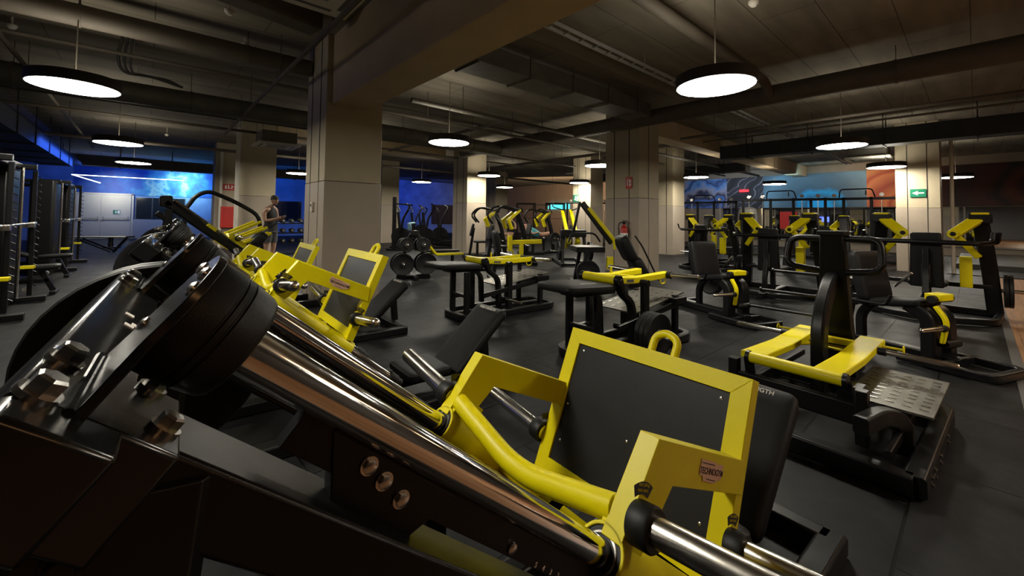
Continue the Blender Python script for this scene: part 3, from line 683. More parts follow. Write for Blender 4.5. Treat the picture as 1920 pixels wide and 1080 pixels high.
    b = MB(); b.pillow((pt+pb)/2-nrm*.035, ax, YL*.198, nrm*.038, .16); bk = b.build('backrest', 'pad', root)
    text_mesh('lettering', 'PURE STRENGTH', .029, (pt+pb)/2+ax*.87+nrm*.0045, -YL, ax, 'whitep', bk, .0006, 0, 'CENTER', .0003)
    b = MB(); b.obox((pt+pb)/2-nrm*.082, ax*.9, YL*.15, nrm*.012); b.bar([(pt+pb)/2-nrm*.10+ax*.35, (1.42, 0, .08)], .07, .06, (0, 1, 0)); b.bar([(pt+pb)/2-nrm*.10-ax*.6, (1.15, 0, .06)], .07, .06, (0, 1, 0)); b.build('backrest_support', 'black', root, .003)
    b = MB(); b.pillow((.83, 0, .17), (.17, 0, -.0), YL*.2, (0, 0, .035), .2); b.build('seat', 'pad', root)
    b = MB(); b.bar([(.6, 0, .10), (1.2, 0, .10)], .12, .05); b.build('seat_support', 'black', root, .003)
    # storage peg and discs at the far rear leg
    b = MB(); b.cyl((-.67, .33, .955), (-.67, .56, .955), .025, 16); b.build('storage_peg', 'steel', root)
    # --- moving sled --------------------------------------------------
    b = MB()
    for sg in (1, -1):
        y = sg*RY
        b.lathe_closed(lp(0, 0, y), LR, [(0, .0455), (0, .052), (.006, .053), (.006, .050), (.58, .050), (.58, .045)], 44)
        # post and arm, one folded profile
        lo, hi = (sg*.298, sg*.344)
        prof = [(0, .233), (.425, .35), (.471, .278), (.112, .177), (.082, .030), (.0, .030)]
        b.prism([lp(s, n, lo) for s, n in prof], YL*(hi-lo))
        b.prism([lp(s, n, sg*.285) for s, n in ((0.004, .10), (.11, .10), (.09, -.02), (.012, -.02))], YL*sg*.012)
    # plate frame
    d = Vector((.118, -.387)).normalized(); q = Vector((-d.y, d.x))      # in (s, n)
    def pf(t, w, l): return lp(.358+d.x*t+q.x*w, .547+d.y*t+q.y*w, l)   # t down the plate, w to the user side
    A = [pf(0, 0, -.34), pf(0, 0, .34), pf(0, .045, .34), pf(0, .045, -.34)]
    b.prism([pf(0, 0, -.34), pf(0, 0, .34), pf(.053, 0, .286), pf(.053, 0, -.286)], (pf(0, .045, 0)-pf(0, 0, 0)))
    for sg in (1, -1): b.prism([pf(0, 0, sg*.34), pf(.53, 0, sg*.34), pf(.53, 0, sg*.286), pf(.053, 0, sg*.286)], (pf(0, .045, 0)-pf(0, 0, 0)))
    b.prism([pf(.47, .0, -.288), pf(.47, .0, .288), pf(.52, .0, .288), pf(.52, .0, -.288)], (pf(0, .045, 0)-pf(0, 0, 0)))
    # bent cross tube, lower web and diagonal braces
    b.tube(fillet([lp(.020, .080, -.30), lp(.062, .020, 0), lp(.020, .080, .30)], .10, 8), .0265, 20)
    b.prism([lp(.10, -.03, -.27), lp(.10, -.03, .27), lp(.50, -.03, .27), lp(.50, -.03, -.27)], LN*.008)
    for sg in (1, -1): b.tube([lp(.29, -.005, sg*.285), lp(.215, .0, sg*.05)], .018, 12)
    # little pull loop on top of the plate
    b.tube(fillet([pf(.02, .05, .012), pf(-.055, .06, .012), pf(-.075, .06, -.03), pf(-.055, .06, -.075), pf(.02, .05, -.075)], .035, 6), .0135, 14)
    sled = b.build('sled_frame', 'yellow', root, .0035)
    for sg in (1, -1):
        y = sg*RY
        b = MB(); b.lathe_closed(lp(.004, 0, y), LR, [(0, .0262), (0, .0455), (.03, .0455), (.03, .0262)], 36); bs = b.build('bearing_seal', 'rubber', sled)
        b = MB(); b.lathe_closed(lp(.002, 0, y), LR, [(0, .032), (0, .036), (.002, .036), (.002, .032)], 36); b.build('seal_ring', 'steel', bs)
        for nm, s, n, l in (('upper', .018, .081, .345), ('lower', .476, .160, .341)):
            p0 = lp(s, n, sg*l); dr = (Vector((0, sg, 0))*1.0+Vector((0, 0, .13))).normalized()
            b = MB(); b.lathe(p0-dr*.004, dr, [(0, .025), (0, .0255), (.338, .0255), (.346, .022), (.352, .013), (.353, 0)], 28); pg = b.build('weight_peg', 'steel', sled)
            b = MB(); b.lathe(p0, dr, [(0, .027), (0, .0375), (.004, .039), (.040, .039), (.044, .036), (.044, .026)], 32); b.build('peg_collar', 'rubber', pg)
    pn = MB(); pn.prism([pf(.05, .008, -.29), pf(.05, .008, .29), pf(.49, .008, .29), pf(.49, .008, -.29)], (pf(0, .012, 0)-pf(0, 0, 0)))
    panel = pn.build('foot_panel', 'panel', sled)
    for t, l in ((.075, .262), (.075, -.262), (.275, .27), (.30, 0), (.40, -.262), (.40, .262)): sc = MB(); sc.lathe(pf(t, .008, l), pf(t, -1, l)-pf(t, 0, l), [(0, .005), (.0015, .0045), (.0025, .002), (.0025, 0)], 12); sc.build('panel_screw', 'zinc', panel)
    # maker's badge on the outer face of each arm
    dirA = (lp(.425, .35, 0)-lp(0, .233, 0)).normalized(); nA = YL.cross(dirA) if False else dirA.cross(YL).normalized()
    for sg in (1, -1):
        o = lp(.262, .262, sg*.3445)+YL*sg*.0006
        xd = dirA*(1 if sg < 0 else -1); yd = -nA if nA.z < 0 else nA
        def bd(x, y): return o+xd*x*.90+yd*y*.80
        B = MB(); B.prism([bd(x, y) for x, y in ((-.070, .030), (-.066, .020), (-.070, .010), (-.066, -.012), (-.048, -.014), (-.042, -.027), (.022, -.030), (.040, -.022), (.060, -.018), (.066, -.006), (.070, .004), (.064, .014), (.068, .022), (.050, .026), (.030, .022), (.020, .028))], YL*sg*.0006)
        bdg = B.build('maker_badge', 'pinkdecal', sled)
        B = MB()
        B.prism([bd(x, y)+YL*sg*.0008 for x, y in ((-.062, .022), (.012, .021), (.012, .0185), (-.062, .0195))], YL*sg*.0003)
        B.prism([bd(x, y)+YL*sg*.0008 for x, y in ((-.026, -.019), (.028, -.021), (.028, -.0235), (-.026, -.0215))], YL*sg*.0003)
        B.build('badge_line', 'decalblk', bdg)
        text_mesh('lettering', 'TECHNOGYM', .0195, bd(0, 0)+YL*sg*.0010, xd, yd, 'decalblk', bdg, .0002, 0, 'CENTER', .0004)
        # curved load labels above the pegs
        for s, n, l in ((.018, .081, .3445), (.476, .160, .3405)):
            c = lp(s, n, sg*l)+YL*sg*.0006; B = MB(); r0, r1 = .047, .070
            pts = [c+(xd*math.cos(R_(a))+yd*math.sin(R_(a)))*r1 for a in range(60, 121, 10)]+[c+(xd*math.cos(R_(a))+yd*math.sin(R_(a)))*r0 for a in range(120, 59, -10)]
            B.prism(pts, YL*sg*.0005); lb = B.build('load_label', 'decalblk', sled)
            text_mesh('lettering', 'MAX 200 kg', .0078, c+yd*.0635+YL*sg*.0009, xd, yd, 'yellow', lb, .0002)
            text_mesh('lettering', 'MAX 440 lb', .0078, c+yd*.0535+YL*sg*.0009, xd, yd, 'yellow', lb, .0002)
    sled.location = LR*ds
    return root
lp1 = leg_press('nearest leg press, filling the foreground with its chrome rails and big black bumpers')
def place_copy(src, d, dx, dsl, label):
    c = copy_tree(src); H = Vector((math.cos(R_(-2.932)), math.sin(R_(-2.932)), 0)); L = Vector((-H.y, H.x, 0))
    c.location = src.location + L*d + H*dx; c['label'] = label
    for ch in c.children:
        if ch.name.startswith('sled_frame'): ch.location = LR*dsl
    return c
lp2 = place_copy(lp1, 2.029, -.042, -.306, 'second leg press, its yellow sled standing in front of the nearest column')
lp3 = place_copy(lp1, 3.833, -.070, -.222, 'third leg press, mostly hidden behind the second one')

def weight_plate(loc, axis, r=.225, t=.045, label='', group=None, name='weight_plate'):
    """rubber disc with raised rim, hub ring"""
    b = MB(); a = Vector(axis).normalized()
    b.lathe_closed((0, 0, 0), a, [(-t/2, .027), (-t/2, .06), (-t*.36, .065), (-t*.36, r*.82), (-t/2, r*.86), (-t/2, r*.98), (-t*.4, r), (t*.4, r), (t/2, r*.98), (t/2, r*.86), (t*.36, r*.82), (t*.36, .065), (t/2, .06), (t/2, .027)], 40)
    o = b.build(name, 'plate'); o.location = loc
    h = MB(); h.lathe_closed((0, 0, 0), a, [(-t/2-.001, .0262), (-t/2-.001, .036), (t/2+.001, .036), (t/2+.001, .0262)], 20); h.build('steel_hub', 'zinc', o)
    return tag(o, label, 'weight plate', group)
for lpx, nm, k in ((lp1, 'nearest', (.405, .455)), (lp2, 'second', (.405, .455)), (lp3, 'third', (.405, .455))):
    Mx = Matrix.Translation(lpx.location) @ Matrix.Rotation(R_(-2.932), 4, 'Z')
    for i, l in enumerate(k):
        weight_plate(Mx @ Vector((-.67, l+.045, .955)), Mx.to_3x3() @ Vector((0, 1, 0)), .225, .045,
                     'large black disc stored at the rear of the %s leg press, %s of its pair' % (nm, ('inner', 'outer')[i]), 'discs stored behind the leg presses')
# ================================================================== PLATE-LOADED MACHINES IN THE MIDDLE
def u_foot(b, x0, x1, hw, z=.05, w=.07, h=.08, r=.16):
    """rounded U of rectangular tube lying on the floor, open towards x0"""
    b.bar(fillet([(x0, -hw, z), (x1, -hw, z), (x1, hw, z), (x0, hw, z)], r, 6), w, h)
def plates_on(root, p0, ax, n, label, r=.225, t=.04, group='discs loaded on the machines'):
    Mx = root.matrix_world
    out = []
    rt = Matrix.Translation(root.location) @ Matrix.Rotation(root.rotation_euler.z, 4, 'Z')
    for i in range(n):
        w = weight_plate(rt @ (Vector(p0)+Vector(ax)*(i*(t+.004))), rt.to_3x3() @ Vector(ax), r, t, label if n == 1 else ('innermost ', 'outermost ' if n == 2 else 'middle ', 'outermost ')[i]+label, group)
        out.append(w)
    return out
def peg(root, p0, d, L=.34, r=.025, name='weight_peg', m='steel'):
    d = Vector(d).normalized(); p0 = Vector(p0)
    b = MB(); b.lathe(p0, d, [(0, r), (L-.012, r), (L-.003, r*.7), (L, 0)], 18); o = b.build(name, m, root)
    b = MB(); b.lathe(p0-d*.001, d, [(0, r*1.1), (0, r*1.5), (.045, r*1.5), (.048, r*1.02)], 18); b.build('peg_collar', 'rubber', o)
    return o
def kneel_press(x, y, rz, label):
    """bench-height machine: pad at -x, yellow H lever on top, tread plate towards +x"""
    t = empty('glute_machine', (x, y, 0), rz, label, 'gym machine', 'bench-height lever machines in a file')
    # local x from -.35 (pad end) to 1.45
    b = MB(); u_foot(b, .35, 1.45, .27); u_foot(b, .35, -.08, .27); b.bar([(-.05, 0, .05), (1.4, 0, .05)], .07, .08); b.build('base_frame', 'black', t, .004)
    for sx, sy in ((.0, .17), (.32, .2)):
        b = MB(); b.bar([(sx, sy, .05), (sx, sy, .60)], .07, .05, (0, 1, 0)); b.build('pad_post', 'black', t, .003)
    b = MB(); b.bar([(.0, -.17, .05), (.0, -.17, .60)], .07, .05, (0, 1, 0)); b.build('pad_post', 'black', t, .003)
    b = MB(); b.pillow((-.08, .0, .675), (.34, 0, -.02), (0, .23, 0), (0, 0, .045), .3); pd = b.build('pad', 'pad', t)
    text_mesh('lettering', 'PURE STRENGTH', .026, (-.08, -.13, .718), (1, 0, -.06), (0, 1, 0), 'whitep', pd, .002)
    b = MB(); b.bar([(-.2, 0, .62), (.35, 0, .60)], .2, .035); b.bar([(.0, -.17, .3), (.0, .17, .3)], .05, .04); b.bar([(.0, .17, .25), (.32, .2, .25)], .05, .04); b.build('pad_carrier', 'black', t, .003)
    # curved lever down to the disc shaft
    b = MB(); b.bar(fillet([(.26, -.20, .74), (.30, -.20, .60), (.46, -.20, .50), (.48, -.20, .12)], .22, 7), .055, .075, (0, 1, 0)); b.build('curved_lever', 'black', t, .004)
    b = MB(); b.bar(fillet([(.26, .20, .74), (.30, .20, .60), (.46, .20, .50), (.48, .20, .12)], .22, 7), .055, .075, (0, 1, 0)); b.build('curved_lever', 'black', t, .004)
    # yellow H
    b = MB(); b.cyl((.24, -.20, .73), (.24, .22, .73), .042, 20)
    for sy in (-1, 1): b.bar([(.24, sy*.15, .725), (.58, sy*.15, .70), (1.12, sy*.17, .715)], .075, .065)
    b.bar([(.66, -.15, .70), (.66, .15, .70)], .06, .05)
    b.bar([(.60, .15, .73), (.60, .15, .80)], .02, .02, (0, 1, 0)); b.tube(fillet([(.95, -.20, .675), (.97, -.20, .63), (1.04, -.20, .635), (1.06, -.20, .675)], .02), .008, 8)
    yl = b.build('lever_frame', 'yellow', t, .004)
    for sy in (-1, 1):
        b = MB(); b.cyl((.24, sy*.19, .73), (.24, sy*.235, .73), .045, 20); b.build('pivot_cap', 'black', yl)
        peg(yl, (1.08, sy*.205, .715), (0, sy, .04), .35)
    b = MB(); b.obox((.46, -.1885, .705), (.055, 0, -.004), (0, .0008, 0), (0, 0, .014)); b.build('maker_badge', 'dgrey', yl)
    # uprights and tread plate
    for sx, sy in ((.62, -.24), (.98, .26)):
        b = MB(); b.bar([(sx, sy, .05), (sx, sy, .665)], .08, .06, (0, 1, 0)); b.cyl((sx, sy-.04, .675), (sx, sy+.04, .675), .035, 14); b.build('upright', 'black', t, .003)
    b = MB(); b.prism([(.50, -.22, .385), (1.38, -.22, .50), (1.38, .28, .50), (.50, .28, .385)], (0, 0, .012)); tp = b.build('tread_plate', 'diamond', t)
    b = MB()
    for i in range(8):
        for j in range(4):
            xx = .58+i*.1; zz = .34+(xx-.12)/1.26*.16+.013; b.obox((xx, -.14+j*.12, zz), (.022, 0, .003), (0, .006, 0), (0, 0, .0012))
    b.build('tread_stud', 'steel', tp)
    b = MB(); b.bar([(1.2, -.22, .05), (1.2, -.22, .50)], .07, .05, (0, 1, 0)); b.bar([(1.2, .26, .05), (1.2, .26, .5)], .07, .05, (0, 1, 0)); b.bar([(.2, -.25, .30), (1.3, -.25, .43)], .03, .06); b.box((1.08, -.30, .42), (1.3, -.16, .48)); b.build('plate_support', 'black', t, .003)
    b = MB(); b.cyl((.60, -.26, .20), (.60, .1, .20), .03, 16); b.build('disc_shaft', 'black', t)
    peg(t, (.52, -.27, .23), (0, -1, 0), .36, .018)
    return t
k1 = kneel_press(3.04, 2.42, R_(-3), 'bench-height machine with yellow lever and three discs low on its near side')
k2 = kneel_press(3.04, 4.42, R_(-3), 'bench-height machine with yellow lever, pale tread plate and no discs, second back')
plates_on(k1, (.52, -.345, .23), (0, -1, 0), 3, 'black disc low on the near bench-height machine', .205, .045)

# ---- the lowered H-frame machine at the right of the leg press
def lowered_machine(x, y, rz, label):
    t = empty('row_machine', (x, y, 0), rz, label, 'gym machine')
    b = MB(); b.bar(fillet([(-.25, -.60, .06), (1.0, -.60, .06), (1.0, .42, .06), (-.25, .42, .06)], .12), .09, .10); b.bar([(-.25, -.60, .06), (-.25, .42, .06)], .08, .1); b.bar([(1.0, 0, .06), (1.7, 0, .06)], .1, .1); b.bar([(.1, -.4, .16), (.9, -.4, .16)], .05, .05); b.bar([(.1, .3, .16), (1.3, .3, .16)], .05, .05); b.build('base_frame', 'black', t, .005)
    for xx in (-.12, -.02, .18, .5):
        for zz in (.075, .04): b = MB(); b.hexbolt((xx, -.645, zz), (0, -1, 0), .010, .01); b.build('frame_bolt', 'zinc', t)
    # front box frame that carries the yellow lever
    b = MB(); b.bar([(.02, -.36, .06), (.02, -.36, .36)], .07, .06, (0, 1, 0)); b.bar([(.02, .32, .06), (.02, .32, .36)], .07, .06, (0, 1, 0)); b.bar([(.02, -.36, .22), (.02, .32, .22)], .05, .12); b.build('front_support', 'black', t, .004)
    b = MB(); b.cyl((.06, -.27, .375), (.06, .235, .375), .036, 20)
    for sy in (-.19, .22): b.bar([(.06, sy, .385), (.62, sy, .365), (1.22, sy, .385)], .15, .045)
    b.bar([(1.05, -.2, .37), (1.05, .22, .37)], .05, .05)
    b.tube(fillet([(.9, -.15, .33), (1.15, -.1, .30), (1.15, .15, .30), (.9, .2, .33)], .08), .02, 10)
    for sy, e in ((-.19, -1), (.22, 1)):
        b.cyl((1.10, sy+e*.07, .38), (1.10, sy+e*.19, .38), .010, 8); b.cyl((1.10, sy+e*.19, .38), (1.10, sy+e*.197, .38), .032, 12)
    b.cyl((.82, -.12, .36), (.82, .0, .36), .01, 8); b.bar([(1.25, .12, .36), (1.25, .12, .46)], .02, .02, (0, 1, 0))
    yl = b.build('lever_frame', 'yellow', t, .004)
    for sy in (-.28, .245):
        b = MB(); b.cyl((.06, sy-.012, .375), (.06, sy+.012, .375), .042, 20); b.bar([(.06, sy, .37), (.12, sy, .14)], .02, .06, (0, 1, 0)); b.build('pivot_bracket', 'black', yl, .003)
    peg(yl, (.96, -.268, .375), (0, -1, .0), .40, .018); peg(yl, (.96, .298, .375), (0, 1, .0), .40, .018)
    # curved post and tall tapered column
    b = MB(); b.bar(fillet([(.72, .02, .06), (.72, .02, .56), (.98, .02, .82), (1.25, .02, .86)], .26, 8), .13, .085, (0, 1, 0)); b.build('curved_post', 'black', t, .008)
    b = MB(); b.prism([(1.16, -.10, .08), (1.16, .14, .08), (1.04, .095, 1.20), (1.04, -.055, 1.20)], (.10, 0, 0)); cl = b.build('back_column', 'black', t, .008)
    b = MB(); b.box((1.02, -.07, 1.19), (1.17, .11, 1.225)); b.build('column_cap', 'pad', cl, .006)
    for k, z in enumerate((.86, .68, .52)):
        b = MB(); b.cyl((1.12, .12, z), (1.12, .45+.1*k, z), .012, 10); b.cyl((1.12, .45+.1*k, z), (1.12, .462+.1*k, z), .022, 10); b.build('storage_rod', 'black', cl)
    # looped handles either side of the column
    for sg in (1, -1):
        c = .02
        b = MB(); b.tube(fillet([(1.10, c+sg*.08, 1.165), (1.10, c+sg*.29, 1.165), (1.04, c+sg*.31, .93), (1.10, c+sg*.08, .90)], .08, 6), .025, 12); b.build('loop_handle', 'black', t)
    # tread platform
    b = MB(); b.prism([(.22, -.62, .235), (.95, -.62, .25), (.95, -.24, .25), (.34, -.24, .235), (.22, -.34, .235)], (0, 0, .012)); tp = b.build('tread_plate', 'diamond', t)
    b = MB()
    for i in range(9):
        for j in range(5):
            b.obox((.30+i*.072, -.575+j*.072, .250+(.06+i*.07)*.021), (.0, .02, 0), (.005, 0, .0002), (0, 0, .0012))
    b.build('tread_stud', 'steel', tp)
    b = MB(); b.bar(fillet([(-.22, -.40, .25), (.02, -.44, .25), (.14, -.50, .22), (.14, -.52, .04)], .09, 6), .07, .09); b.box((.12, -.34, .2), (.24, -.22, .33)); b.bar([(-.2, -.50, .14), (.9, -.50, .14)], .03, .05); b.bar([(.9, -.55, .06), (.9, -.55, .235)], .06, .06, (0, 1, 0)); b.bar([(.9, -.25, .06), (.9, -.25, .235)], .06, .06, (0, 1, 0)); b.bar([(.3, -.28, .06), (.3, -.28, .235)], .05, .05, (0, 1, 0)); b.build('step_guard', 'black', t, .006)
    return t
lowered_machine(3.02, .80, R_(-3), 'machine with lowered yellow H lever, long chrome rods and tread platform, nearest on the right')

# ---- leg extension type : pad, seat, knee post
def leg_extension(x, y, rz, label):
    """local +x = the way the user faces"""
    t = empty('leg_extension', (x, y, 0), rz, label, 'gym machine', 'seated leg machines')
    b = MB(); b.bar([(-.65, 0, .05), (.55, 0, .05)], .12, .10); b.bar([(-.65, -.33, .045), (-.65, .33, .045)], .09, .08); u_foot(b, .2, .82, .26, .045, .06, .07, .1); b.bar([(.5, -.26, .05), (.5, .26, .05)], .05, .06); b.build('base_frame', 'black', t, .004)
    b = MB(); b.bar(fillet([(-.25, 0, .05), (-.25, 0, .35), (-.1, 0, .48)], .1), .08, .07, (0, 1, 0)); b.build('seat_post', 'black', t, .003)
    b = MB(); b.bar(fillet([(.38, .12, .05), (.38, .12, .44), (.22, .12, .52)], .14, 6), .11, .12, (0, 1, 0)); b.bar(fillet([(.38, -.12, .05), (.38, -.12, .44), (.22, -.12, .52)], .14, 6), .11, .12, (0, 1, 0)); b.build('knee_post', 'black', t, .004)
    b = MB(); b.pillow((.12, 0, .52), (.22, 0, .03), (0, .2, 0), (0, 0, .04), .25); b.build('seat', 'pad', t)
    b = MB(); b.pillow((-.16, 0, .74), (.05, 0, -.25), (0, .23, 0), (-.055, 0, -.012), .18); bp = b.build('backrest', 'pad', t)
    b = MB(); b.obox((-.225, 0, .70), (.04, 0, -.2), (0, .11, 0), (-.01, 0, -.002)); b.box((-.26, -.12, .44), (-.1, .12, .54)); b.build('backrest_plate', 'black', bp, .003)
    b = MB(); b.tube([(-.18, -.30, .50), (-.18, .30, .50)], .014, 8)
    for sg in (1, -1): b.tube(fillet([(-.18, sg*.27, .50), (.12, sg*.27, .50), (.16, sg*.27, .60)], .04), .016, 8)
    b.build('hand_grip', 'black', t)
    b = MB(); b.cyl((.40, -.15, .60), (.40, .15, .60), .035, 16); b.build('knee_roller', 'rubber', t)
    b = MB(); b.box((.33, -.10, .585), (.45, .10, .645)); b.build('roller_block', 'yellow', t, .006)
    b = MB(); b.bar(fillet([(.42, -.12, .54), (.50, -.12, .42), (.46, -.12, .22)], .06), .03, .045, (0, 1, 0)); yl = b.build('swing_lever', 'yellow', t, .005)
    peg(yl, (.49, -.14, .36), (0, -1, .02), .36, .020)
    b = MB(); b.cyl((.46, -.08, .2), (.46, .12, .2), .035, 16); b.build('ankle_roller', 'rubber', yl)
    b = MB(); b.bar([(-.55, .26, .05), (-.45, .26, .62), (-.2, .26, .74)], .06, .05, (0, 1, 0)); b.box((-.62, .18, .58), (-.42, .34, .66)); b.build('side_tower', 'black', t, .003)
    b = MB(); b.tube([(-.1, .29, .62), (.05, .29, .78)], .012, 8); b.build('adjust_lever', 'steel', t)
    peg(t, (-.5, .30, .38), (0, 1, .0), .36, .025)
    return t
e1 = leg_extension(5.92, 2.44, R_(-112), 'farther seated leg machine with yellow knee lever, right of the extinguisher column')
e2 = leg_extension(5.66, .60, R_(-112), 'nearer seated leg machine with yellow knee block, rightmost in front')
plates_on(e1, (-.5, .44, .38), (0, 1, 0), 2, 'black disc on the rear peg of the left seated leg machine')

# ---- chest press type, lateral axis = local y, user faces local +x
def chest_press(x, y, rz, label, plates=(), hw=.50):
    t = empty('chest_press', (x, y, 0), rz, label, 'gym machine', 'chest press machines with yellow elbow arms')
    b = MB(); b.bar([(-.55, 0, .05), (.75, 0, .05)], .09, .09)
    b.bar(fillet([(.75, -hw-.16, .05), (.55, -hw-.16, .05), (-.1, -hw-.1, .05), (-.35, -.2, .05), (-.35, .2, .05), (-.1, hw+.1, .05), (.55, hw+.16, .05), (.75, hw+.16, .05)], .15, 4), .07, .08)
    b.bar([(.75, -hw-.2, .05), (.75, hw+.2, .05)], .08, .09); b.bar([(.62, -hw-.1, .42), (.62, hw+.1, .42)], .05, .06); b.build('base_frame', 'black', t, .004)
    for sg in (1, -1):
        b = MB(); b.bar(fillet([(.72, sg*(hw+.12), .05), (.62, sg*(hw+.07), .75), (.42, sg*hw, 1.36)], .2), .12, .16, (0, 1, 0)); tw = b.build('tower', 'black', t, .005)
        b = MB(); b.box((.30, sg*hw-.11, 1.30), (.48, sg*hw+.11, 1.43)); b.build('tower_head', 'black', tw, .012)
        b = MB(); b.box((.29, sg*hw-.085, 1.415), (.47, sg*hw+.085, 1.445)); b.build('head_cover', 'yellow', tw, .01)
        # yellow elbow arm
        b = MB(); b.bar([(.34, sg*(hw-.02), 1.36), (.20, sg*(hw-.25), 1.14)], .06, .13, (0, 1, 0)); b.bar([(.20, sg*(hw-.25), 1.17), (.30, sg*(hw-.02), .84)], .05, .075, (0, 1, 0)); b.cyl((.24, sg*(hw-.25), 1.15), (.15, sg*(hw-.25), 1.15), .06, 18); am = b.build('elbow_arm', 'yellow', t, .005)
        b = MB(); b.cyl((.15, sg*(hw-.25), 1.15), (.14, sg*(hw-.25), 1.15), .03, 14); b.build('pivot_cap', 'black', am)
        b = MB(); b.tube(fillet([(.30, sg*(hw-.02), .86), (.28, sg*(hw+.0), 1.04), (.05, sg*(hw+.15), 1.04), (-.02, sg*(hw+.16), 1.18)], .06, 5), .018, 10); b.build('handle', 'black', am)
        peg(t, (.70, sg*(hw+.12), .38), (0, sg, 0), .32)
    b = MB(); b.tube(fillet([(.05, -hw-.12, 1.18), (.02, -hw-.10, 1.05), (-.20, -hw+.02, 1.04), (-.20, hw-.02, 1.04), (.02, hw+.10, 1.05)], .06, 5), .032, 12); b.build('cross_handle', 'black', t)
    b = MB(); b.prism([(-.17, -.15, 1.16), (-.17, .15, 1.16), (-.12, .17, .42), (-.12, -.17, .42)], (.075, 0, .01)); bp = b.build('backrest', 'pad', t, .022)
    b = MB(); b.box((-.21, -.04, .50), (-.165, .04, .74)); b.build('label_plate', 'dgrey', bp, .002)
    b = MB(); b.bar(fillet([(-.3, 0, .05), (-.3, 0, .35), (-.19, 0, .6), (-.19, 0, .95)], .1), .08, .07, (0, 1, 0)); b.build('seat_post', 'black', t, .004)
    b = MB(); b.pillow((.12, 0, .47), (.24, 0, 0), (0, .2, 0), (0, 0, .04), .25); b.build('seat', 'pad', t)
    b = MB(); b.bar([(.12, 0, .05), (.12, 0, .43)], .08, .07, (0, 1, 0)); b.build('seat_column', 'black', t)
    b = MB(); b.box((.30, -hw+.08, .42), (.42, -hw+.20, .84)); b.build('weight_guard', 'yellow', t, .006)
    for sg, n in plates: plates_on(t, (.70, sg*(hw+.22), .38), (0, sg, 0), n, 'disc on the '+label.split(',')[0], .225)
    return t
c1 = chest_press(8.1, .46, 0, 'rightmost chest press, its backrest in front of the arrow-sign column', ((-1, 2),))
c2 = chest_press(8.2, 2.40, 0, 'chest press behind the farther seated leg machine, below the cyan mural', ((1, 2),))
c3 = chest_press(10.9, 4.75, 0, 'chest press farther back just right of the extinguisher column', ())
c4 = chest_press(12.9, 2.6, R_(180), 'chest press in the back row before the orange mural', ())
c5 = chest_press(13.2, 4.9, R_(180), 'chest press in the back row before the dark mural panel', ((1, 1),))
# ================================================================== MIDDLE GROUND BETWEEN THE COLUMNS
def pulldown(x, y, rz, label, plates=(), kind=0):
    """high yellow elbow arms over a seat, black curved horns towards -y side"""
    t = empty('pulldown_machine', (x, y, 0), rz, label, 'gym machine', 'pulldown machines with high yellow arms')
    b = MB(); b.bar([(-.7, 0, .05), (.7, 0, .05)], .09, .08); b.bar([(-.7, -.4, .05), (-.7, .4, .05)], .08, .08); u_foot(b, .1, .75, .35); b.build('base_frame', 'black', t)
    b = MB(); b.bar(fillet([(-.62, 0, .05), (-.50, 0, .9), (-.28, 0, 1.45)], .3), .12, .10, (0, 1, 0)); b.build('mast', 'black', t, .004)
    for sg in (1, -1):
        b = MB(); b.bar([(-.30, sg*.16, 1.50), (.05, sg*.22, 1.22), (-.05, sg*.22, .98)], .07, .13, (0, 1, 0)); am = b.build('elbow_arm', 'yellow', t, .004)
        b = MB(); b.tube(fillet([(-.28, sg*.2, 1.5), (.25, sg*.30, 1.62), (.50, sg*.34, 1.36), (.30, sg*.34, 1.12)], .16, 6), .03, 10); b.build('curved_handle', 'black', am)
        peg(t, (-.45, sg*.2, .55), (0, sg, 0), .3)
    b = MB(); b.box((-.38, -.2, 1.44), (-.2, .2, 1.56)); b.build('head', 'black', t, .01)
    b = MB(); b.bar([(.30, 0, .05), (.30, 0, .45)], .08, .08, (0, 1, 0)); b.bar([(.55, 0, .05), (.42, 0, .95)], .08, .06, (0, 1, 0)); b.build('seat_post', 'black', t)
    b = MB(); b.pillow((.22, 0, .5), (.2, 0, 0), (0, .19, 0), (0, 0, .04), .25); b.build('seat', 'pad', t)
    b = MB(); b.pillow((.48, 0, .88), (.05, 0, -.2), (0, .13, 0), (.04, 0, .01), .3); b.build('chest_pad', 'pad', t)
    for sg, n in plates: plates_on(t, (-.45, sg*.30, .55), (0, sg, 0), n, 'disc on the '+' '.join(label.split(' ')[:11]))
    return t
p = G(950, 497); pulldown(p.x, p.y, R_(160), 'pulldown machine in the file centre with its arms reaching over the lamp-lit column')
p = G(912, 482); pulldown(p.x, p.y, R_(150), 'pulldown machine directly in front of the bright lamp-lit column', ((-1, 1),))
p = G(1012, 476); pulldown(p.x, p.y, R_(170), 'pulldown machine with bright yellow slats left of the far exit-sign column', ((1, 1),))
# yellow-armed curl bench between the files (950-985, 440-500)
p = G(965, 525)
t = empty('curl_bench', (p.x, p.y, 0), R_(-30), 'black padded bench with a yellow bracket behind the farther bench-height machine', 'gym machine')
b = MB(); b.bar([(-.5, 0, .05), (.5, 0, .05)], .08, .08); u_foot(b, 0, .55, .3); b.bar([(-.5, -.3, .05), (-.5, .3, .05)], .08, .08); b.build('base_frame', 'black', t)
b = MB(); b.pillow((-.38, 0, .68), (-.06, 0, .34), (0, .2, 0), (.06, 0, .01), .25); b.build('backrest', 'pad', t)
b = MB(); b.pillow((.15, 0, .46), (.28, 0, 0), (0, .2, 0), (0, 0, .04), .25); b.build('seat', 'pad', t)
b = MB(); b.bar([(.1, 0, .05), (.1, 0, .44)], .08, .08, (0, 1, 0)); b.bar([(-.45, 0, .05), (-.4, 0, .6)], .08, .08, (0, 1, 0)); b.build('post', 'black', t)
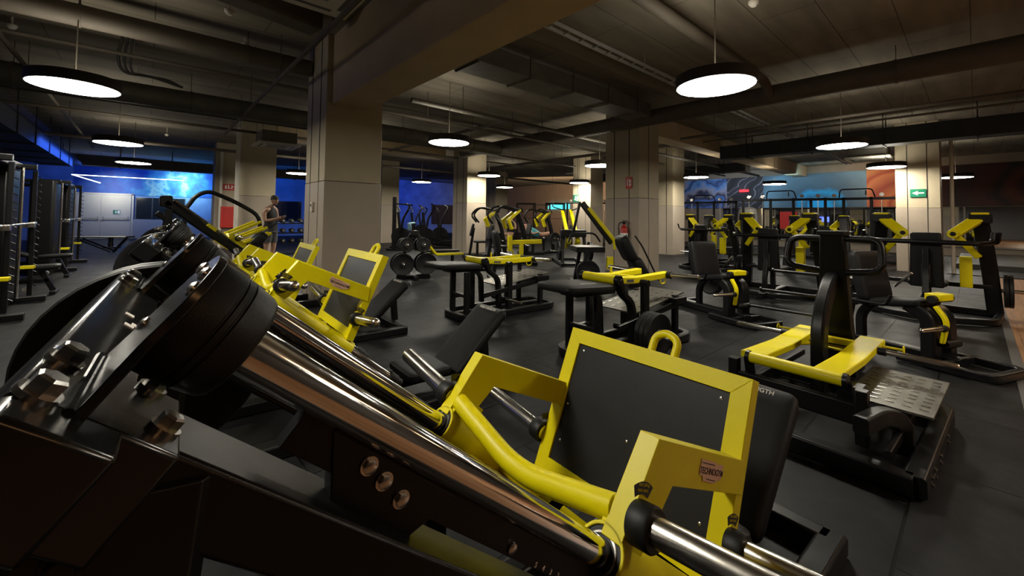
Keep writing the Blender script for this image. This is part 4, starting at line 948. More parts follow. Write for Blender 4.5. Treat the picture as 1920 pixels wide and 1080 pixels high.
b = MB(); b.bar([(-.12, -.05, .78), (.55, -.05, .80)], .09, .09); b.bar([(-.12, -.05, .92), (-.12, -.05, .60)], .09, .10, (0, 1, 0)); b.bar([(.12, -.05, .78), (.12, -.05, .52)], .08, .1, (0, 1, 0)); b.bar([(-.05, -.05, .6), (-.1, -.05, .3)], .03, .05, (0, 1, 0)); b.build('side_bracket', 'yellow', t, .006)
# incline machine with two parallel yellow slats and a looped handlebar
p = G(1068, 494)
t = empty('incline_press', (p.x, p.y, 0), R_(52), 'incline machine with twin parallel yellow beams and big discs left of the extinguisher column', 'gym machine')
b = MB(); b.bar([(-.8, -.32, .05), (.8, -.32, .05)], .08, .08); b.bar([(-.8, .32, .05), (.8, .32, .05)], .08, .08); b.bar([(-.75, -.4, .05), (-.75, .4, .05)], .08, .08); b.bar([(.75, -.4, .05), (.75, .4, .05)], .08, .08); b.build('base_frame', 'black', t)
for sg in (1, -1):
    b = MB(); b.bar([(-.55, sg*.13, .62), (.55, sg*.13, 1.52)], .09, .10, (0, 1, 0)); b.bar([(-.35, sg*.13, .75), (-.1, sg*.13, .45)], .07, .06, (0, 1, 0)); b.build('inclined_beam', 'yellow', t, .005)
    b = MB(); b.bar([(-.6, sg*.32, .05), (-.4, sg*.30, .95)], .08, .08, (0, 1, 0)); b.build('post', 'black', t)
    peg(t, (-.55, sg*.34, .40), (0, sg, 0), .3)
b = MB(); b.tube(fillet([(.3, -.1, 1.52), (.5, -.42, 1.62), (.6, -.42, 1.75), (.6, .42, 1.75), (.5, .42, 1.62), (.3, .1, 1.52)], .1, 5), .016, 8); b.build('handlebar', 'black', t)
b = MB(); b.box((-.6, -.34, .78), (-.3, .34, .98)); b.build('carriage', 'black', t, .02)
plates_on(t, (-.55, -.42, .40), (0, -1, 0), 2, 'black disc on the near side of the incline machine', .26)
plates_on(t, (-.55, .42, .40), (0, 1, 0), 1, 'black disc on the far side of the incline machine', .26)
# hack machine leaning before the extinguisher column: yellow beam, bulky moulded pads
p = G(1150, 535)
t = empty('pendulum_machine', (p.x, p.y, 0), R_(-38), 'machine with bulky moulded black pads and one yellow beam before the extinguisher column', 'gym machine')
b = MB(); b.bar([(-.8, -.28, .05), (.6, -.28, .05)], .08, .08); b.bar([(-.8, .28, .05), (.6, .28, .05)], .08, .08); b.bar([(-.78, -.36, .05), (-.78, .36, .05)], .08, .08); b.bar([(.55, -.36, .05), (.55, .36, .05)], .08, .08); b.build('base_frame', 'black', t)
b = MB(); b.bar([(-.62, .05, 1.60), (-.02, .05, .82)], .11, .10, (0, 1, 0)); b.bar([(-.66, .05, 1.62), (-.80, .05, .95)], .05, .05, (0, 1, 0)); b.build('mast', 'black', t, .005)
b = MB(); b.bar([(-.50, -.02, 1.50), (-.0, -.02, .88)], .07, .05, (0, 1, 0)); b.bar([(-.02, -.02, .95), (.02, -.02, .70)], .04, .05, (0, 1, 0)); b.build('beam_cover', 'yellow', t, .006)
b = MB(); b.pillow((.24, 0, .72), (-.12, 0, .24), (0, .26, 0), (.10, 0, .05), .35); b.pillow((.50, 0, .33), (-.12, 0, .22), (0, .26, 0), (.10, 0, .05), .35); b.build('moulded_pad', 'pad', t)
b = MB(); b.tube(fillet([(.33, -.26, .98), (.45, -.3, .8), (.78, -.3, .14)], .08), .016, 8); b.tube(fillet([(.33, .26, .98), (.45, .3, .8), (.78, .3, .14)], .08), .016, 8); b.build('guard_rail', 'black', t)
b = MB(); b.tube(fillet([(-.95, -.3, .85), (-.9, -.3, 1.02), (-.45, -.3, 1.02), (-.35, -.3, .86)], .1), .018, 8); b.build('handle', 'black', t)
b = MB(); b.box((-.8, -.3, .66), (-.25, .3, .76)); b.bar([(-.7, -.28, .05), (-.6, -.28, .68)], .07, .07, (0, 1, 0)); b.bar([(-.7, .28, .05), (-.6, .28, .68)], .07, .07, (0, 1, 0)); b.build('side_shelf', 'black', t, .02)
b = MB(); b.box((-.22, -.32, .36), (-.10, -.26, .58)); b.build('weight_guard', 'yellow', t, .004)
peg(t, (-.6, -.3, .3), (0, -1, 0), .3)
plates_on(t, (-.6, -.38, .3), (0, -1, 0), 1, 'black disc at the foot of the moulded-pad machine')
# plate tree with discs right of the nearest column
p = G(775, 522)
t = empty('plate_tree', (p.x, p.y, 0), R_(-108), 'plate tree loaded with discs right of the nearest column', 'plate rack')
b = MB(); b.bar([(-.35, 0, .04), (.35, 0, .04)], .09, .08); b.bar([(0, -.35, .04), (0, .35, .04)], .08, .07); b.bar([(.0, -.30, .06), (0, -.13, .8), (0, -.04, .95)], .07, .06, (1, 0, 0)); b.bar([(.0, .30, .06), (0, .13, .8), (0, .04, .95)], .07, .06, (1, 0, 0)); b.box((-.08, -.08, .90), (.08, .08, 1.0)); b.build('frame', 'black', t, .004)
TP = [(-.24, .31, .225), (.24, .31, .225), (-.17, .70, .15), (.17, .70, .15)]
for i, (dy, z, r) in enumerate(TP):
    peg(t, (.04, dy, z), (1, 0, .05), .22); peg(t, (-.04, dy, z), (-1, 0, .05), .22)
for i, (dy, z, r) in enumerate(TP):
    for sx, w in ((1, 'front'), (-1, 'back')):
        plates_on(t, (sx*.125, dy, z), (sx, 0, 0), 1, ('large' if r > .2 else 'small')+' disc on the plate tree, %s side, %s peg' % (w, 'left' if dy < 0 else 'right'), r, .05, 'discs on the plate tree')
# low flat bench with yellow frame behind the plate tree
p = G(826, 500)
t = empty('abdominal_bench', (p.x, p.y, 0), R_(20), 'low bench with a yellow frame behind the plate tree', 'bench')
b = MB(); b.bar(fillet([(-.75, -.2, .62), (-.45, -.2, .36), (.7, -.2, .30)], .08), .06, .06); b.bar(fillet([(-.75, .2, .62), (-.45, .2, .36), (.7, .2, .30)], .08), .06, .06); b.build('side_rail', 'yellow', t, .004)
b = MB(); b.pillow((.05, 0, .41), (.6, 0, -.03), (0, .17, 0), (0, 0, .035), .2); b.build('pad', 'pad', t)
b = MB(); b.bar([(-.4, -.3, .04), (-.4, .3, .04)], .07, .07); b.bar([(.5, -.3, .04), (.5, .3, .04)], .07, .07); b.bar([(-.4, 0, .04), (-.4, 0, .36)], .07, .07, (0, 1, 0)); b.bar([(.5, 0, .04), (.5, 0, .30)], .07, .07, (0, 1, 0)); b.build('leg_frame', 'black', t)
# thin tall stand carrying a screen-like tablet (865-905, 425-560)
p = G(738, 470)
t = empty('cable_post', (p.x, p.y, 0), R_(-60), 'tall black post with a forward arm at the right edge of the nearest column', 'gym machine')
b = MB(); b.bar([(0, 0, 0), (0, 0, 2.0)], .12, .12, (0, 1, 0)); b.bar([(-.3, 0, .04), (.3, 0, .04)], .1, .08); b.bar([(0, 0, 1.75), (.75, 0, 1.70)], .08, .05); b.build('frame', 'black', t)
b = MB(); b.tube(fillet([(.6, 0, 1.68), (.62, 0, 1.5), (.74, 0, 1.5), (.74, 0, 1.68)], .04), .014, 6); b.build('grip_loop', 'black', t)
# towel on a seat frame
p = G(742, 462)
t = empty('towel', (p.x+.4, p.y-.6, .99), 0, 'light blue towel draped over a black seat frame beside the plate tree', 'towel')
b = MB(); b.pillow((0, 0, 0), (.16, 0, .02), (0, .12, 0), (0, 0, .04), .5); b.pillow((-.1, -.02, -.15), (.05, 0, 0), (0, .12, 0), (-.02, 0, .16), .5); b.build('cloth', 'towel', t)
t = empty('exercise_seat', (p.x+.45, p.y-.6, 0), 0, 'slim black seat frame under the light blue towel', 'bench')
b = MB(); b.bar([(-.12, 0, 0), (-.12, 0, .9)], .05, .05, (0, 1, 0)); b.tube(fillet([(-.12, 0, .5), (-.12, 0, .93), (.25, 0, .93), (.25, 0, .5)], .1), .02, 8); b.bar([(-.3, 0, .03), (.4, 0, .03)], .06, .05); b.build('frame', 'black', t)
b = MB(); b.pillow((.1, 0, .5), (.2, 0, 0), (0, .15, 0), (0, 0, .04), .3); b.build('seat', 'pad', t)

# ---- cross-trainers at the back, left of the lamp-lit column
def cross_trainer(px, py, rz, label, master=[]):
    q = G(px, py)
    if master:
        t = copy_tree(master[0]); t.location = (q.x, q.y, 0); t.rotation_euler.z = rz; t['label'] = label; return t
    t = empty('cross_trainer', (q.x, q.y, 0), rz, label, 'cross trainer', 'cross trainers at the back'); master.append(t)
    b = MB(); b.bar([(-.9, 0, .06), (.9, 0, .06)], .16, .12); b.bar([(-.85, -.35, .05), (-.85, .35, .05)], .1, .08); b.bar([(.85, -.35, .05), (.85, .35, .05)], .1, .08); b.build('base', 'black', t, .01)
    b = MB(); b.lathe((.5, -.12, .48), (0, 1, 0), [(0, .1), (0, .36), (.24, .36), (.24, .1)], 24); b.build('flywheel_cover', 'black', t)
    b = MB(); b.bar([(.45, 0, .1), (.62, 0, 1.45)], .1, .1, (0, 1, 0)); b.build('mast', 'black', t)
    b = MB(); b.obox((.60, 0, 1.58), (.05, 0, .1), (0, .28, 0), (-.02, 0, .01)); b.build('console', 'dgrey', t, .01)
    for sg in (1, -1):
        b = MB(); b.tube(fillet([(.5, sg*.26, .6), (.42, sg*.28, 1.2), (.15, sg*.26, 1.68), (.3, sg*.1, 1.78)], .15, 5), .03, 10); b.build('arm', 'black', t)
        b = MB(); b.bar([(.5, sg*.2, .35+.15*sg), (-.6, sg*.2, .28)], .06, .06); b.box((-.5, sg*.2-.09, .30), (-.1, sg*.2+.09, .36)); b.build('pedal_beam', 'black', t)
    return t
for i, (px, py, rz, l) in enumerate(((775, 466, 150, 'leftmost cross trainer at the back, nearest the towel'), (797, 460, 152, 'cross trainer between the leftmost one and the white-topped one'), (822, 468, 148, 'cross trainer with pale top left of the lamp-lit column'), (846, 462, 150, 'cross trainer hard against the left side of the lamp-lit column'), (806, 449, 150, 'farthest cross trainer behind the others'))):
    cross_trainer(px, py, R_(rz), l)
# ---- station cable machines seen before the mural
def station(x, y, rz, label):
    t = empty('cable_station', (x, y, 0), rz, label, 'cable machine', 'cable stations before the mural')
    b = MB(); b.bar([(0, -1.3, 2.05), (0, 1.3, 2.05)], .08, .08); b.build('cross_beam', 'black', t); b = MB(); b.bar([(0, -1.3, .05), (0, 1.3, .05)], .1, .08); b.build('floor_beam', 'black', t)
    for sy in (-1.25, -.35, .35, 1.25):
        b = MB(); b.bar([(0, sy, .05), (0, sy, 2.1)], .08, .08, (0, 1, 0)); b.build('upright', 'black', t)
    for sy in (-1.05, -.6, .6, 1.05):
        b = MB(); b.box((-.09, sy-.08, .1), (.09, sy+.08, .95)); b.build('weight_stack', 'dgrey', t)
        b = MB(); b.cyl((0, sy, .9), (0, sy, 2.0), .012, 8); b.cyl((-.05, sy, 2.17), (.05, sy, 2.17), .06, 14); b.build('pulley_rod', 'steel', t)
    b = MB(); b.tube(fillet([(-.1, -.45, 2.1), (-.25, -.4, 2.35), (-.25, .4, 2.35), (-.1, .45, 2.1)], .1), .02, 8); b.tube([(-.25, -.25, 2.3), (-.25, -.25, 2.15)], .02, 8); b.build('pull_up_bar', 'black', t)
    return t
station(17.0, 4.6, R_(4), 'black cable station in front of the cyan mural')
station(17.3, 2.55, R_(0), 'black cable station with domed pull-up bar before the orange mural')
station(18.2, 7.8, R_(0), 'black cable station in front of the dark mural panel')
t = station(16.5, 12.6, R_(30), 'cable frame far behind the twin-beam incline machine')
# red box seen between machines below the mural
p = OX(1478, 412, 23.8); flat('first_aid_box', 'redsign', (23.75, p.y-.35, .9), (23.92, p.y+.35, 1.75), 'red wall box under the mural between the machines', 'cabinet')
t = empty('water_barrel', (20.5, 6.9, 0), 0, 'pale round barrel-like canister below the dark mural panel', 'canister')
b = MB(); b.lathe((0, 0, .9), (0, 0, 1), [(0, .25), (.08, .36), (.5, .4), (.9, .36), (1.0, .2)], 24); b.build('body', 'grey', t)
b = MB(); b.bar([(0, 0, 0), (0, 0, .95)], .3, .3, (0, 1, 0)); b.build('stand', 'dgrey', t)
# ================================================================== LEFT SIDE
def power_rack(x, y, label, hw=.62, tw=.46):
    """smith / cable rack, opening towards +x, depth along y"""
    t = empty('power_rack', (x, y, 0), 0, label, 'power rack', 'black power racks along the left')
    for yy in (-hw, hw):
        b = MB(); b.bar([(-.05, yy, .0), (-.05, yy, 1.93)], tw, .36, (1, 0, 0)); b.build('shroud', 'black', t, .01)
        b = MB(); b.cyl((.20, yy-tw*.3, .1), (.20, yy-tw*.3, 1.9), .02, 12); b.build('guide_rod', 'chrome', t)
        b = MB(); b.bar([(.24, yy+tw*.42, .05), (.24, yy+tw*.42, 1.9)], .05, .05, (1, 0, 0))
        for k in range(17): b.obox((.285, yy+tw*.42, .2+k*.1), (.02, 0, -.012), (0, .012, 0), (0, 0, .008))
        b.build('toothed_post', 'black', t)
        b = MB(); b.obox((.24, yy, 1.1), (.07, 0, 0), (0, .05, 0), (0, 0, .035)); b.build('bar_hook', 'steel', t, .004)
        b = MB(); b.obox((.25, yy+.03, .5), (.07, 0, 0), (0, .07, 0), (0, 0, .02)); b.build('safety_stop', 'yellow', t, .003)
    b = MB(); b.bar([(0, -hw-.2, 1.93), (0, hw+.2, 1.93)], .34, .08)
    for k in (-1, 1): b.bar([(-.9, k*hw, 1.93), (.3, k*hw, 1.93)], .08, .08); b.bar([(-.9, k*hw, .05), (.45, k*hw, .05)], .09, .08); b.bar([(-.9, k*hw, .05), (-.9, k*hw, 1.93)], .08, .08, (1, 0, 0))
    b.build('frame', 'black', t, .006)
    b = MB(); b.cyl((.25, -hw-.38, 1.12), (.25, hw+.38, 1.12), .014, 12); b.cyl((.25, -hw-.38, 1.12), (.25, -hw-.16, 1.12), .025, 12); b.cyl((.25, hw+.16, 1.12), (.25, hw+.38, 1.12), .025, 12); b.build('barbell', 'steel', t)
    b = MB(); b.box((-.9, -hw, .1), (-.86, hw, 1.9)); b.build('rear_panel', 'black', t)
    b = MB(); b.tube(fillet([(.0, hw+.2, 1.9), (-.05, hw+.55, 1.9), (-.1, hw+.75, 1.6), (-.1, hw+.8, .9)], .25, 6), .03, 10); b.build('curved_side_tube', 'black', t)
    return t
power_rack(-1.50, 8.25, 'near power rack with toothed posts and chrome rods at the left edge', .72, .80)
power_rack(-1.55, 14.1, 'farther power rack with hooked bar, next to the white emergency doors', 1.05, .9)
def bench(x, y, rz, label, incl=0):
    t = empty('training_bench', (x, y, 0), rz, label, 'bench', 'training benches by the racks')
    b = MB(); b.bar([(-.55, 0, .2), (.5, 0, .22)], .07, .07); b.bar([(.42, 0, .36), (.56, 0, .03)], .07, .07, (0, 1, 0)); b.bar([(.56, -.2, .03), (.56, .2, .03)], .07, .05); b.bar([(-.55, -.3, .035), (-.55, .3, .035)], .07, .06); b.bar([(-.55, 0, .03), (-.5, 0, .36)], .07, .07, (0, 1, 0)); b.build('frame', 'black', t, .003)
    b = MB(); b.pillow((.38, 0, .42), (.24, 0, .01), (0, .15, 0), (0, 0, .04), .2); b.build('seat', 'pad', t)
    b = MB(); c, s = math.cos(R_(incl)), math.sin(R_(incl)); b.pillow((.1-.4*c, 0, .42+.4*s), (-.4*c, 0, .4*s), (0, .14, 0), (.04*s, 0, .04*c), .2); b.build('backrest', 'pad', t)
    b = MB(); b.cyl((.3, -.28, .12), (.3, -.2, .12), .04, 12); b.build('transport_wheel', 'grey', t)
    return t
bench(-1.62, 9.75, R_(0), 'flat black bench just behind the near power rack')
bench(-1.70, 12.05, R_(0), 'black bench with raised back between the two power racks', 22)
# slanting board from the farther rack to the right (pale edges)
t = empty('incline_board', (-1.15, 18.4, 0), R_(-38), 'dark low board with pale edges beyond the farther power rack', 'bench')
b = MB(); b.bar([(-.8, 0, .5), (1.0, 0, .52)], .35, .05); b.bar([(-.5, -.1, .45), (.5, -.1, .06)], .05, .04); b.bar([(-.5, .1, .45), (.5, .1, .06)], .05, .04); b.bar([(.9, 0, .5), (.5, 0, .04)], .06, .05, (0, 1, 0)); b.build('frame', 'black', t)
b = MB(); b.bar([(-.8, -.19, .52), (1.0, -.19, .54)], .02, .03); b.build('edge_strip', 'whitep', t)
# small black stool in front of the emergency doors
t = empty('step_stool', (-.95, 21.0, 0), 0, 'small black round stool on the floor before the white doors', 'stool')
b = MB(); b.lathe((0, 0, 0), (0, 0, 1), [(0, .30), (.04, .28), (.05, .08), (.25, .06), (.36, .08), (.38, .2), (.43, .2)], 24); b.build('body', 'black', t)
# ---- hack squat at the end of the leg press row
Hc = Vector((.9, 6.6, 0)); HD, HN = Vector((.762, 0, -.647)), Vector((.647, 0, .762))
t = empty('hack_squat', Hc, 0, 'black hack squat with small yellow carriage at the end of the leg press row', 'hack squat')
def hp(s, n, l): return Vector((-.70, l, 1.40))+HD*s+HN*n
for sg in (1, -1):
    b = MB(); b.bar([hp(-.05, 0, sg*.2), hp(1.85, 0, sg*.2)], .08, .12, (0, 1, 0)); b.build('slanting_rail', 'black', t, .005)
    b = MB(); b.bar([hp(-.02, -.15, sg*.2), hp(1.5, -.15, sg*.2)], .06, .07, (0, 1, 0)); b.build('lower_rail', 'black', t, .005)
    b = MB(); b.cyl(hp(.0, .07, sg*.2), hp(1.3, .07, sg*.2), .016, 12); b.build('guide_rod', 'chrome', t)
    b = MB(); b.bar([(-.70, sg*.25, 1.34), (-.78, sg*.28, .04)], .07, .08, (0, 1, 0)); b.build('rear_leg', 'black', t)
    b = MB(); b.bar([(-.9, sg*.28, .04), (1.15, sg*.28, .04)], .08, .08); b.build('floor_beam', 'black', t)
b = MB(); b.bar([hp(-.05, .01, -.26), hp(-.05, .01, .26)], .12, .13); b.build('cross_head', 'black', t, .01)
for x in (-.75, 1.1): b = MB(); b.bar([(x, -.3, .05), (x, .3, .05)], .08, .07); b.build('floor_crossbar', 'black', t)
cg = [OY(a, c, 7.15)-Hc for a, c in ((348, 392), (368, 366), (392, 358), (440, 378), (486, 404))]
b = MB(); b.tube(fillet(cg+[Vector((cg[-1].x+.12, cg[-1].y, .04))], .12, 6), .028, 12); b.tube([cg[0], Vector((cg[0].x-.05, cg[0].y, .04))], .028, 12); b.bar([(cg[0].x-.1, cg[0].y, .03), (cg[-1].x+.2, cg[-1].y, .03)], .07, .05); b.build('curved_guard', 'black', t)
b = MB(); b.obox(hp(.84, .10, 0), HD*.13, YL*.24, HN*.03)
for k in (-1, 1): b.bar([hp(.70, .1, k*.22), hp(.86, .46, k*.22)], .035, .035, (0, 1, 0)); b.bar([hp(.80, .1, k*.16), hp(.98, .46, k*.16)], .035, .035, (0, 1, 0)); b.bar([hp(.9, .1, k*.10), hp(1.08, .44, k*.10)], .035, .035, (0, 1, 0))
b.obox(hp(.50, .03, -.2), HD*.06, YL*.04, HN*.05); b.obox(hp(.72, -.02, -.235), HD*.10, YL*.012, HN*.03)
b.bar([hp(.95, .06, -.22), hp(1.42, .06, -.22)], .09, .07, (0, 1, 0)); b.bar([hp(.95, .06, .22), hp(1.42, .06, .22)], .09, .07, (0, 1, 0)); ca = b.build('carriage', 'yellow', t, .004)
for k in (-1, 1):
    b = MB(); b.pillow(hp(1.02, .26, k*.13), HD*.06, YL*.07, HN*.13, .4); b.build('shoulder_pad', 'pad', ca)
    peg(ca, hp(.80, .13, k*.25), (0, k, .1), .25)
b = MB(); b.pillow(hp(1.32, .14, 0), HD*.30, YL*.17, HN*.04, .25); b.build('backrest', 'pad', ca)
for i in (0, 1): weight_plate(Hc + Vector((-.80, -.36-.05*i, .78)), (0, 1, 0), .225, .045, ('inner' if i == 0 else 'outer')+' disc stored on the rear leg of the hack squat', 'discs stored behind the leg presses')

# ================================================================== MAN IN THE TANK TOP
def skin_fig(name, verts, edges, radii, material, parent, sub=2, root=0):
    me = bpy.data.meshes.new(name); me.from_pydata(verts, edges, []); o = bpy.data.objects.new(name, me); COL.objects.link(o)
    sk = o.modifiers.new('skin', 'SKIN'); sk.use_smooth_shade = True
    sv = me.skin_vertices[0].data if me.skin_vertices else None
    if sv is None:
        bm = bmesh.new(); bm.from_mesh(me); bm.verts.layers.skin.verify(); bm.to_mesh(me); bm.free(); sv = me.skin_vertices[0].data
    for i, r in enumerate(radii):
        sv[i].radius = r if isinstance(r, tuple) else (r, r); sv[i].use_root = (i == root)
    ss = o.modifiers.new('sub', 'SUBSURF'); ss.levels = sub; ss.render_levels = sub
    dg = bpy.context.evaluated_depsgraph_get(); m2 = bpy.data.meshes.new_from_object(o.evaluated_get(dg)); bpy.data.objects.remove(o)
    m2.materials.clear(); m2.materials.append(M[material]); m2.polygons.foreach_set('use_smooth', [True]*len(m2.polygons)); m2.name = name
    o = bpy.data.objects.new(name, m2); COL.objects.link(o)
    if parent: o.parent = parent
    return o
def man():
    """faces local +x"""
    p = G(505, 497)
    t = empty('person', (p.x, p.y, 0), math.atan2(RT.y, RT.x)-.12, 'person in black tank top and grey shorts looking down at a phone', 'person')
    V = []; E = []; Rd = []
    def v(x, y, z, r, par=None):
        V.append((x, y, z)); Rd.append(r)
        if par is not None: E.append((par, len(V)-1))
        return len(V)-1
    pel = v(0, 0, .95, (.125, .155)); w = v(0, 0, 1.08, (.10, .135), pel); ch = v(-.01, 0, 1.26, (.125, .165), w); sh = v(-.01, 0, 1.42, (.09, .15), ch); nk = v(.015, 0, 1.50, .058, sh); nk2 = v(.03, 0, 1.55, .056, nk)
    hands = []
    for sg in (1, -1):
        hpj = v(0, sg*.09, .90, .095, pel); kn = v(.03 if sg > 0 else -.03, sg*.10, .50, .062, hpj); cf = v((.0 if sg > 0 else -.06), sg*.10, .34, .058, kn); an = v((.0 if sg > 0 else -.07), sg*.10, .09, .036, cf)
        ft = v((.08 if sg > 0 else .01), sg*.11, .035, .038, an); v((.18 if sg > 0 else .11), sg*.12, .028, .032, ft)
        s1 = v(-.01, sg*.18, 1.42, .062, sh); up = v(-.02, sg*.225, 1.30, .053, s1); el = v(.02, sg*.23, 1.13, .042, up); fa = v(.14, sg*.17, 1.15, .040, el); wr = v(.27, sg*.085, 1.20, .026, fa)
        pm = v(.32, sg*.060, 1.225, (.036, .018), wr); hands.append((sg, wr, pm))
    body = skin_fig('body', V, E, Rd, 'skin', t, 2, 0)
    # head: shaped from rings, chin to crown, tilted down towards the phone
    hd = MB(); rings = [(0.0, .028, .030, .045), (.02, .050, .045, .035), (.05, .072, .058, .022), (.085, .085, .068, .012), (.12, .094, .074, .004), (.155, .098, .077, -.004), (.19, .094, .074, -.010), (.215, .078, .062, -.012), (.232, .045, .036, -.012), (.238, .006, .005, -.012)]
    T = Matrix.Translation((.045, 0, 1.545)) @ Matrix.Rotation(R_(20), 4, 'Y')
    n = 20; vs = []; fs = []
    for z, rx, ry, ox in rings:
        for i in range(n): a = 2*PI*i/n; vs.append(T @ Vector((ox+rx*math.cos(a), ry*math.sin(a), z)))
    for k in range(len(rings)-1):
        for i in range(n): fs.append((k*n+i, k*n+(i+1) % n, (k+1)*n+(i+1) % n, (k+1)*n+i))
    hd._add(vs, fs); hd._add([T @ Vector(q) for q in ((.085, -.013, .085), (.085, .013, .085), (.122, 0, .082), (.094, -.006, .13), (.094, .006, .13), (.09, 0, .07))], [(0, 2, 3), (2, 1, 4), (3, 2, 4), (0, 5, 2), (5, 1, 2)])
    for sg in (1, -1): hd.pillow(T @ Vector((-.008, sg*.078, .105)), T.to_3x3() @ Vector((.016, 0, 0)), (0, .008, 0), T.to_3x3() @ Vector((0, 0, .030)), .9)
    hd.pillow(T @ Vector((.083, 0, .052)), T.to_3x3() @ Vector((.008, 0, 0)), (0, .022, 0), T.to_3x3() @ Vector((0, 0, .007)), .8)
    head = hd.build('head', 'skin', t)
    ey = MB()
    for sg in (1, -1): ey.pillow(T @ Vector((.083, sg*.03, .115)), T.to_3x3() @ Vector((.008, 0, 0)), (0, .011, 0), T.to_3x3() @ Vector((0, 0, .005)), .8); ey.pillow(T @ Vector((.087, sg*.03, .133)), T.to_3x3() @ Vector((.008, 0, 0)), (0, .017, 0), T.to_3x3() @ Vector((0, 0, .004)), .8)
    ey.build('eye', 'hair', head)
    hr = MB(); rr = [(.10, -.052, .05, .055), (.12, -.022, .080, .078), (.155, -.008, .100, .080), (.19, -.012, .099, .078), (.218, -.013, .082, .065), (.238, -.013, .048, .038), (.244, -.013, .005, .005)]
    vs = []; fs = []
    for z, ox, rx, ry in rr:
        for i in range(n): a = 2*PI*i/n; vs.append(T @ Vector((ox+rx*math.cos(a), ry*math.sin(a), z)))
    for k in range(len(rr)-1):
        for i in range(n): fs.append((k*n+i, k*n+(i+1) % n, (k+1)*n+(i+1) % n, (k+1)*n+i))
    hr._add(vs, fs); hr.build('hair', 'hair', t)
    bd = MB(); bd.pillow(T @ Vector((.045, 0, .022)), T.to_3x3() @ Vector((.045, 0, 0)), (0, .048, 0), T.to_3x3() @ Vector((0, 0, .030)), .7); bd.build('beard', 'hair', t)
    # fingers
    for sg, wr, pm in hands:
        fv = []; fe = []; fr = []
        for k in range(4):
            a = len(fv); b0 = Vector((.335, sg*(.062-.004*k), 1.245-.018*k)); c0 = b0+Vector((.035, -sg*.005, .004)); d0 = c0+Vector((.006, -sg*.028, .0)); e0 = d0+Vector((-.018, -sg*.014, 0))
            fv += [tuple(b0-Vector((.02, 0, 0))), tuple(b0), tuple(c0), tuple(d0), tuple(e0)]; fe += [(a, a+1), (a+1, a+2), (a+2, a+3), (a+3, a+4)]; fr += [.010, .009, .0085, .008, .007]
        a = len(fv); fv += [(.30, sg*.05, 1.245), (.325, sg*.03, 1.262), (.35, sg*.012, 1.262)]; fe += [(a, a+1), (a+1, a+2)]; fr += [.011, .010, .008]
        skin_fig('hand_fingers', fv, fe, fr, 'skin', body, 1, 0)
    # clothes as offset shells
    def shell(name, m, secs, closed_top=False):
        s = MB(); vs = []; fs = []; nn = 24
        for (cx, cy, z, rx, ry) in secs:
            for i in range(nn): a = 2*PI*i/nn; vs.append((cx+rx*math.cos(a), cy+ry*math.sin(a), z))
        for k in range(len(secs)-1):
            for i in range(nn): fs.append((k*nn+i, k*nn+(i+1) % nn, (k+1)*nn+(i+1) % nn, (k+1)*nn+i))
        s._add(vs, fs); return s
    s = shell('tank', 'tank', [(0, 0, .88, .155, .185), (0, 0, .98, .150, .180), (0, 0, 1.08, .132, .160), (-.005, 0, 1.2, .142, .180), (-.01, 0, 1.3, .142, .188), (-.01, 0, 1.38, .122, .172), (-.01, 0, 1.45, .095, .125), (-.005, 0, 1.48, .072, .085)]); s.build('tank_top', 'tank', t)
    s = shell('s', 'shorts', [(0, 0, .96, .145, .175), (0, 0, .84, .150, .190)]); 
    for sg in (1, -1):
        q = shell('s', 'shorts', [(0, sg*.09, .92, .120, .105), (.005, sg*.095, .75, .108, .100), (.012 if sg > 0 else -.015, sg*.10, .58, .100, .095)]); s._add(q.v, q.f)
    s.build('shorts', 'shorts', t)
    for sg in (1, -1):
        s = MB(); s.pillow(((.075 if sg > 0 else .005), sg*.115, .04), (.14, 0, 0), (0, .05, 0), (0, 0, .045), .6); s.build('shoe', 'tank', t)
    return t, p
mn, mp_ = man()
ph = empty('mobile_phone', tuple(mn.location + Matrix.Rotation(mn.rotation_euler.z, 3, 'Z') @ Vector((.365, 0, 1.245))), mn.rotation_euler.z, 'dark mobile phone in the hands of the man in the tank top', 'phone')
b = MB(); b.obox((0, 0, 0), (.010, 0, .03), (0, .036, 0), (-.003, 0, .001)); b.build('case', 'dgrey', ph, .002)
# person lying on a bench far back, teal top, only a few pixels
q = G(1010, 470)
t = empty('person', (q.x, q.y, 0), R_(-40), 'person in a teal top lying back on a far bench', 'person')
skin_fig('body', [(0, 0, .62), (-.2, 0, .68), (-.42, 0, .84), (-.52, 0, .95), (-.58, 0, 1.04), (.12, .1, .62), (.5, .12, .72), (.85, .12, .42), (.95, .12, .45), (.12, -.1, .62), (.5, -.12, .70), (.85, -.12, .40), (.95, -.12, .43), (-.42, .2, .84), (-.25, .24, .66), (-.02, .22, .74), (-.42, -.2, .84), (-.25, -.24, .66), (-.02, -.22, .74)],
         [(0, 1), (1, 2), (2, 3), (3, 4), (0, 5), (5, 6), (6, 7), (7, 8), (0, 9), (9, 10), (10, 11), (11, 12), (2, 13), (13, 14), (14, 15), (2, 16), (16, 17), (17, 18)],
         [.13, .12, .13, .055, .085, .085, .06, .038, .035, .085, .06, .038, .035, .055, .042, .03, .055, .042, .03], 'skin', t, 2, 0)
b = MB(); b.pillow((-.22, 0, .73), (-.26, 0, .14), (0, .19, 0), (.07, 0, .13), .6); b.build('shirt', 'teal', t)
t2 = empty('training_bench', (q.x-.1, q.y+.05, 0), R_(-40), 'bench under the person in the teal top', 'bench', 'benches at the back')
b = MB(); b.pillow((-.1, 0, .45), (.5, 0, 0), (0, .16, 0), (0, 0, .05), .2); b.build('pad', 'pad', t2)
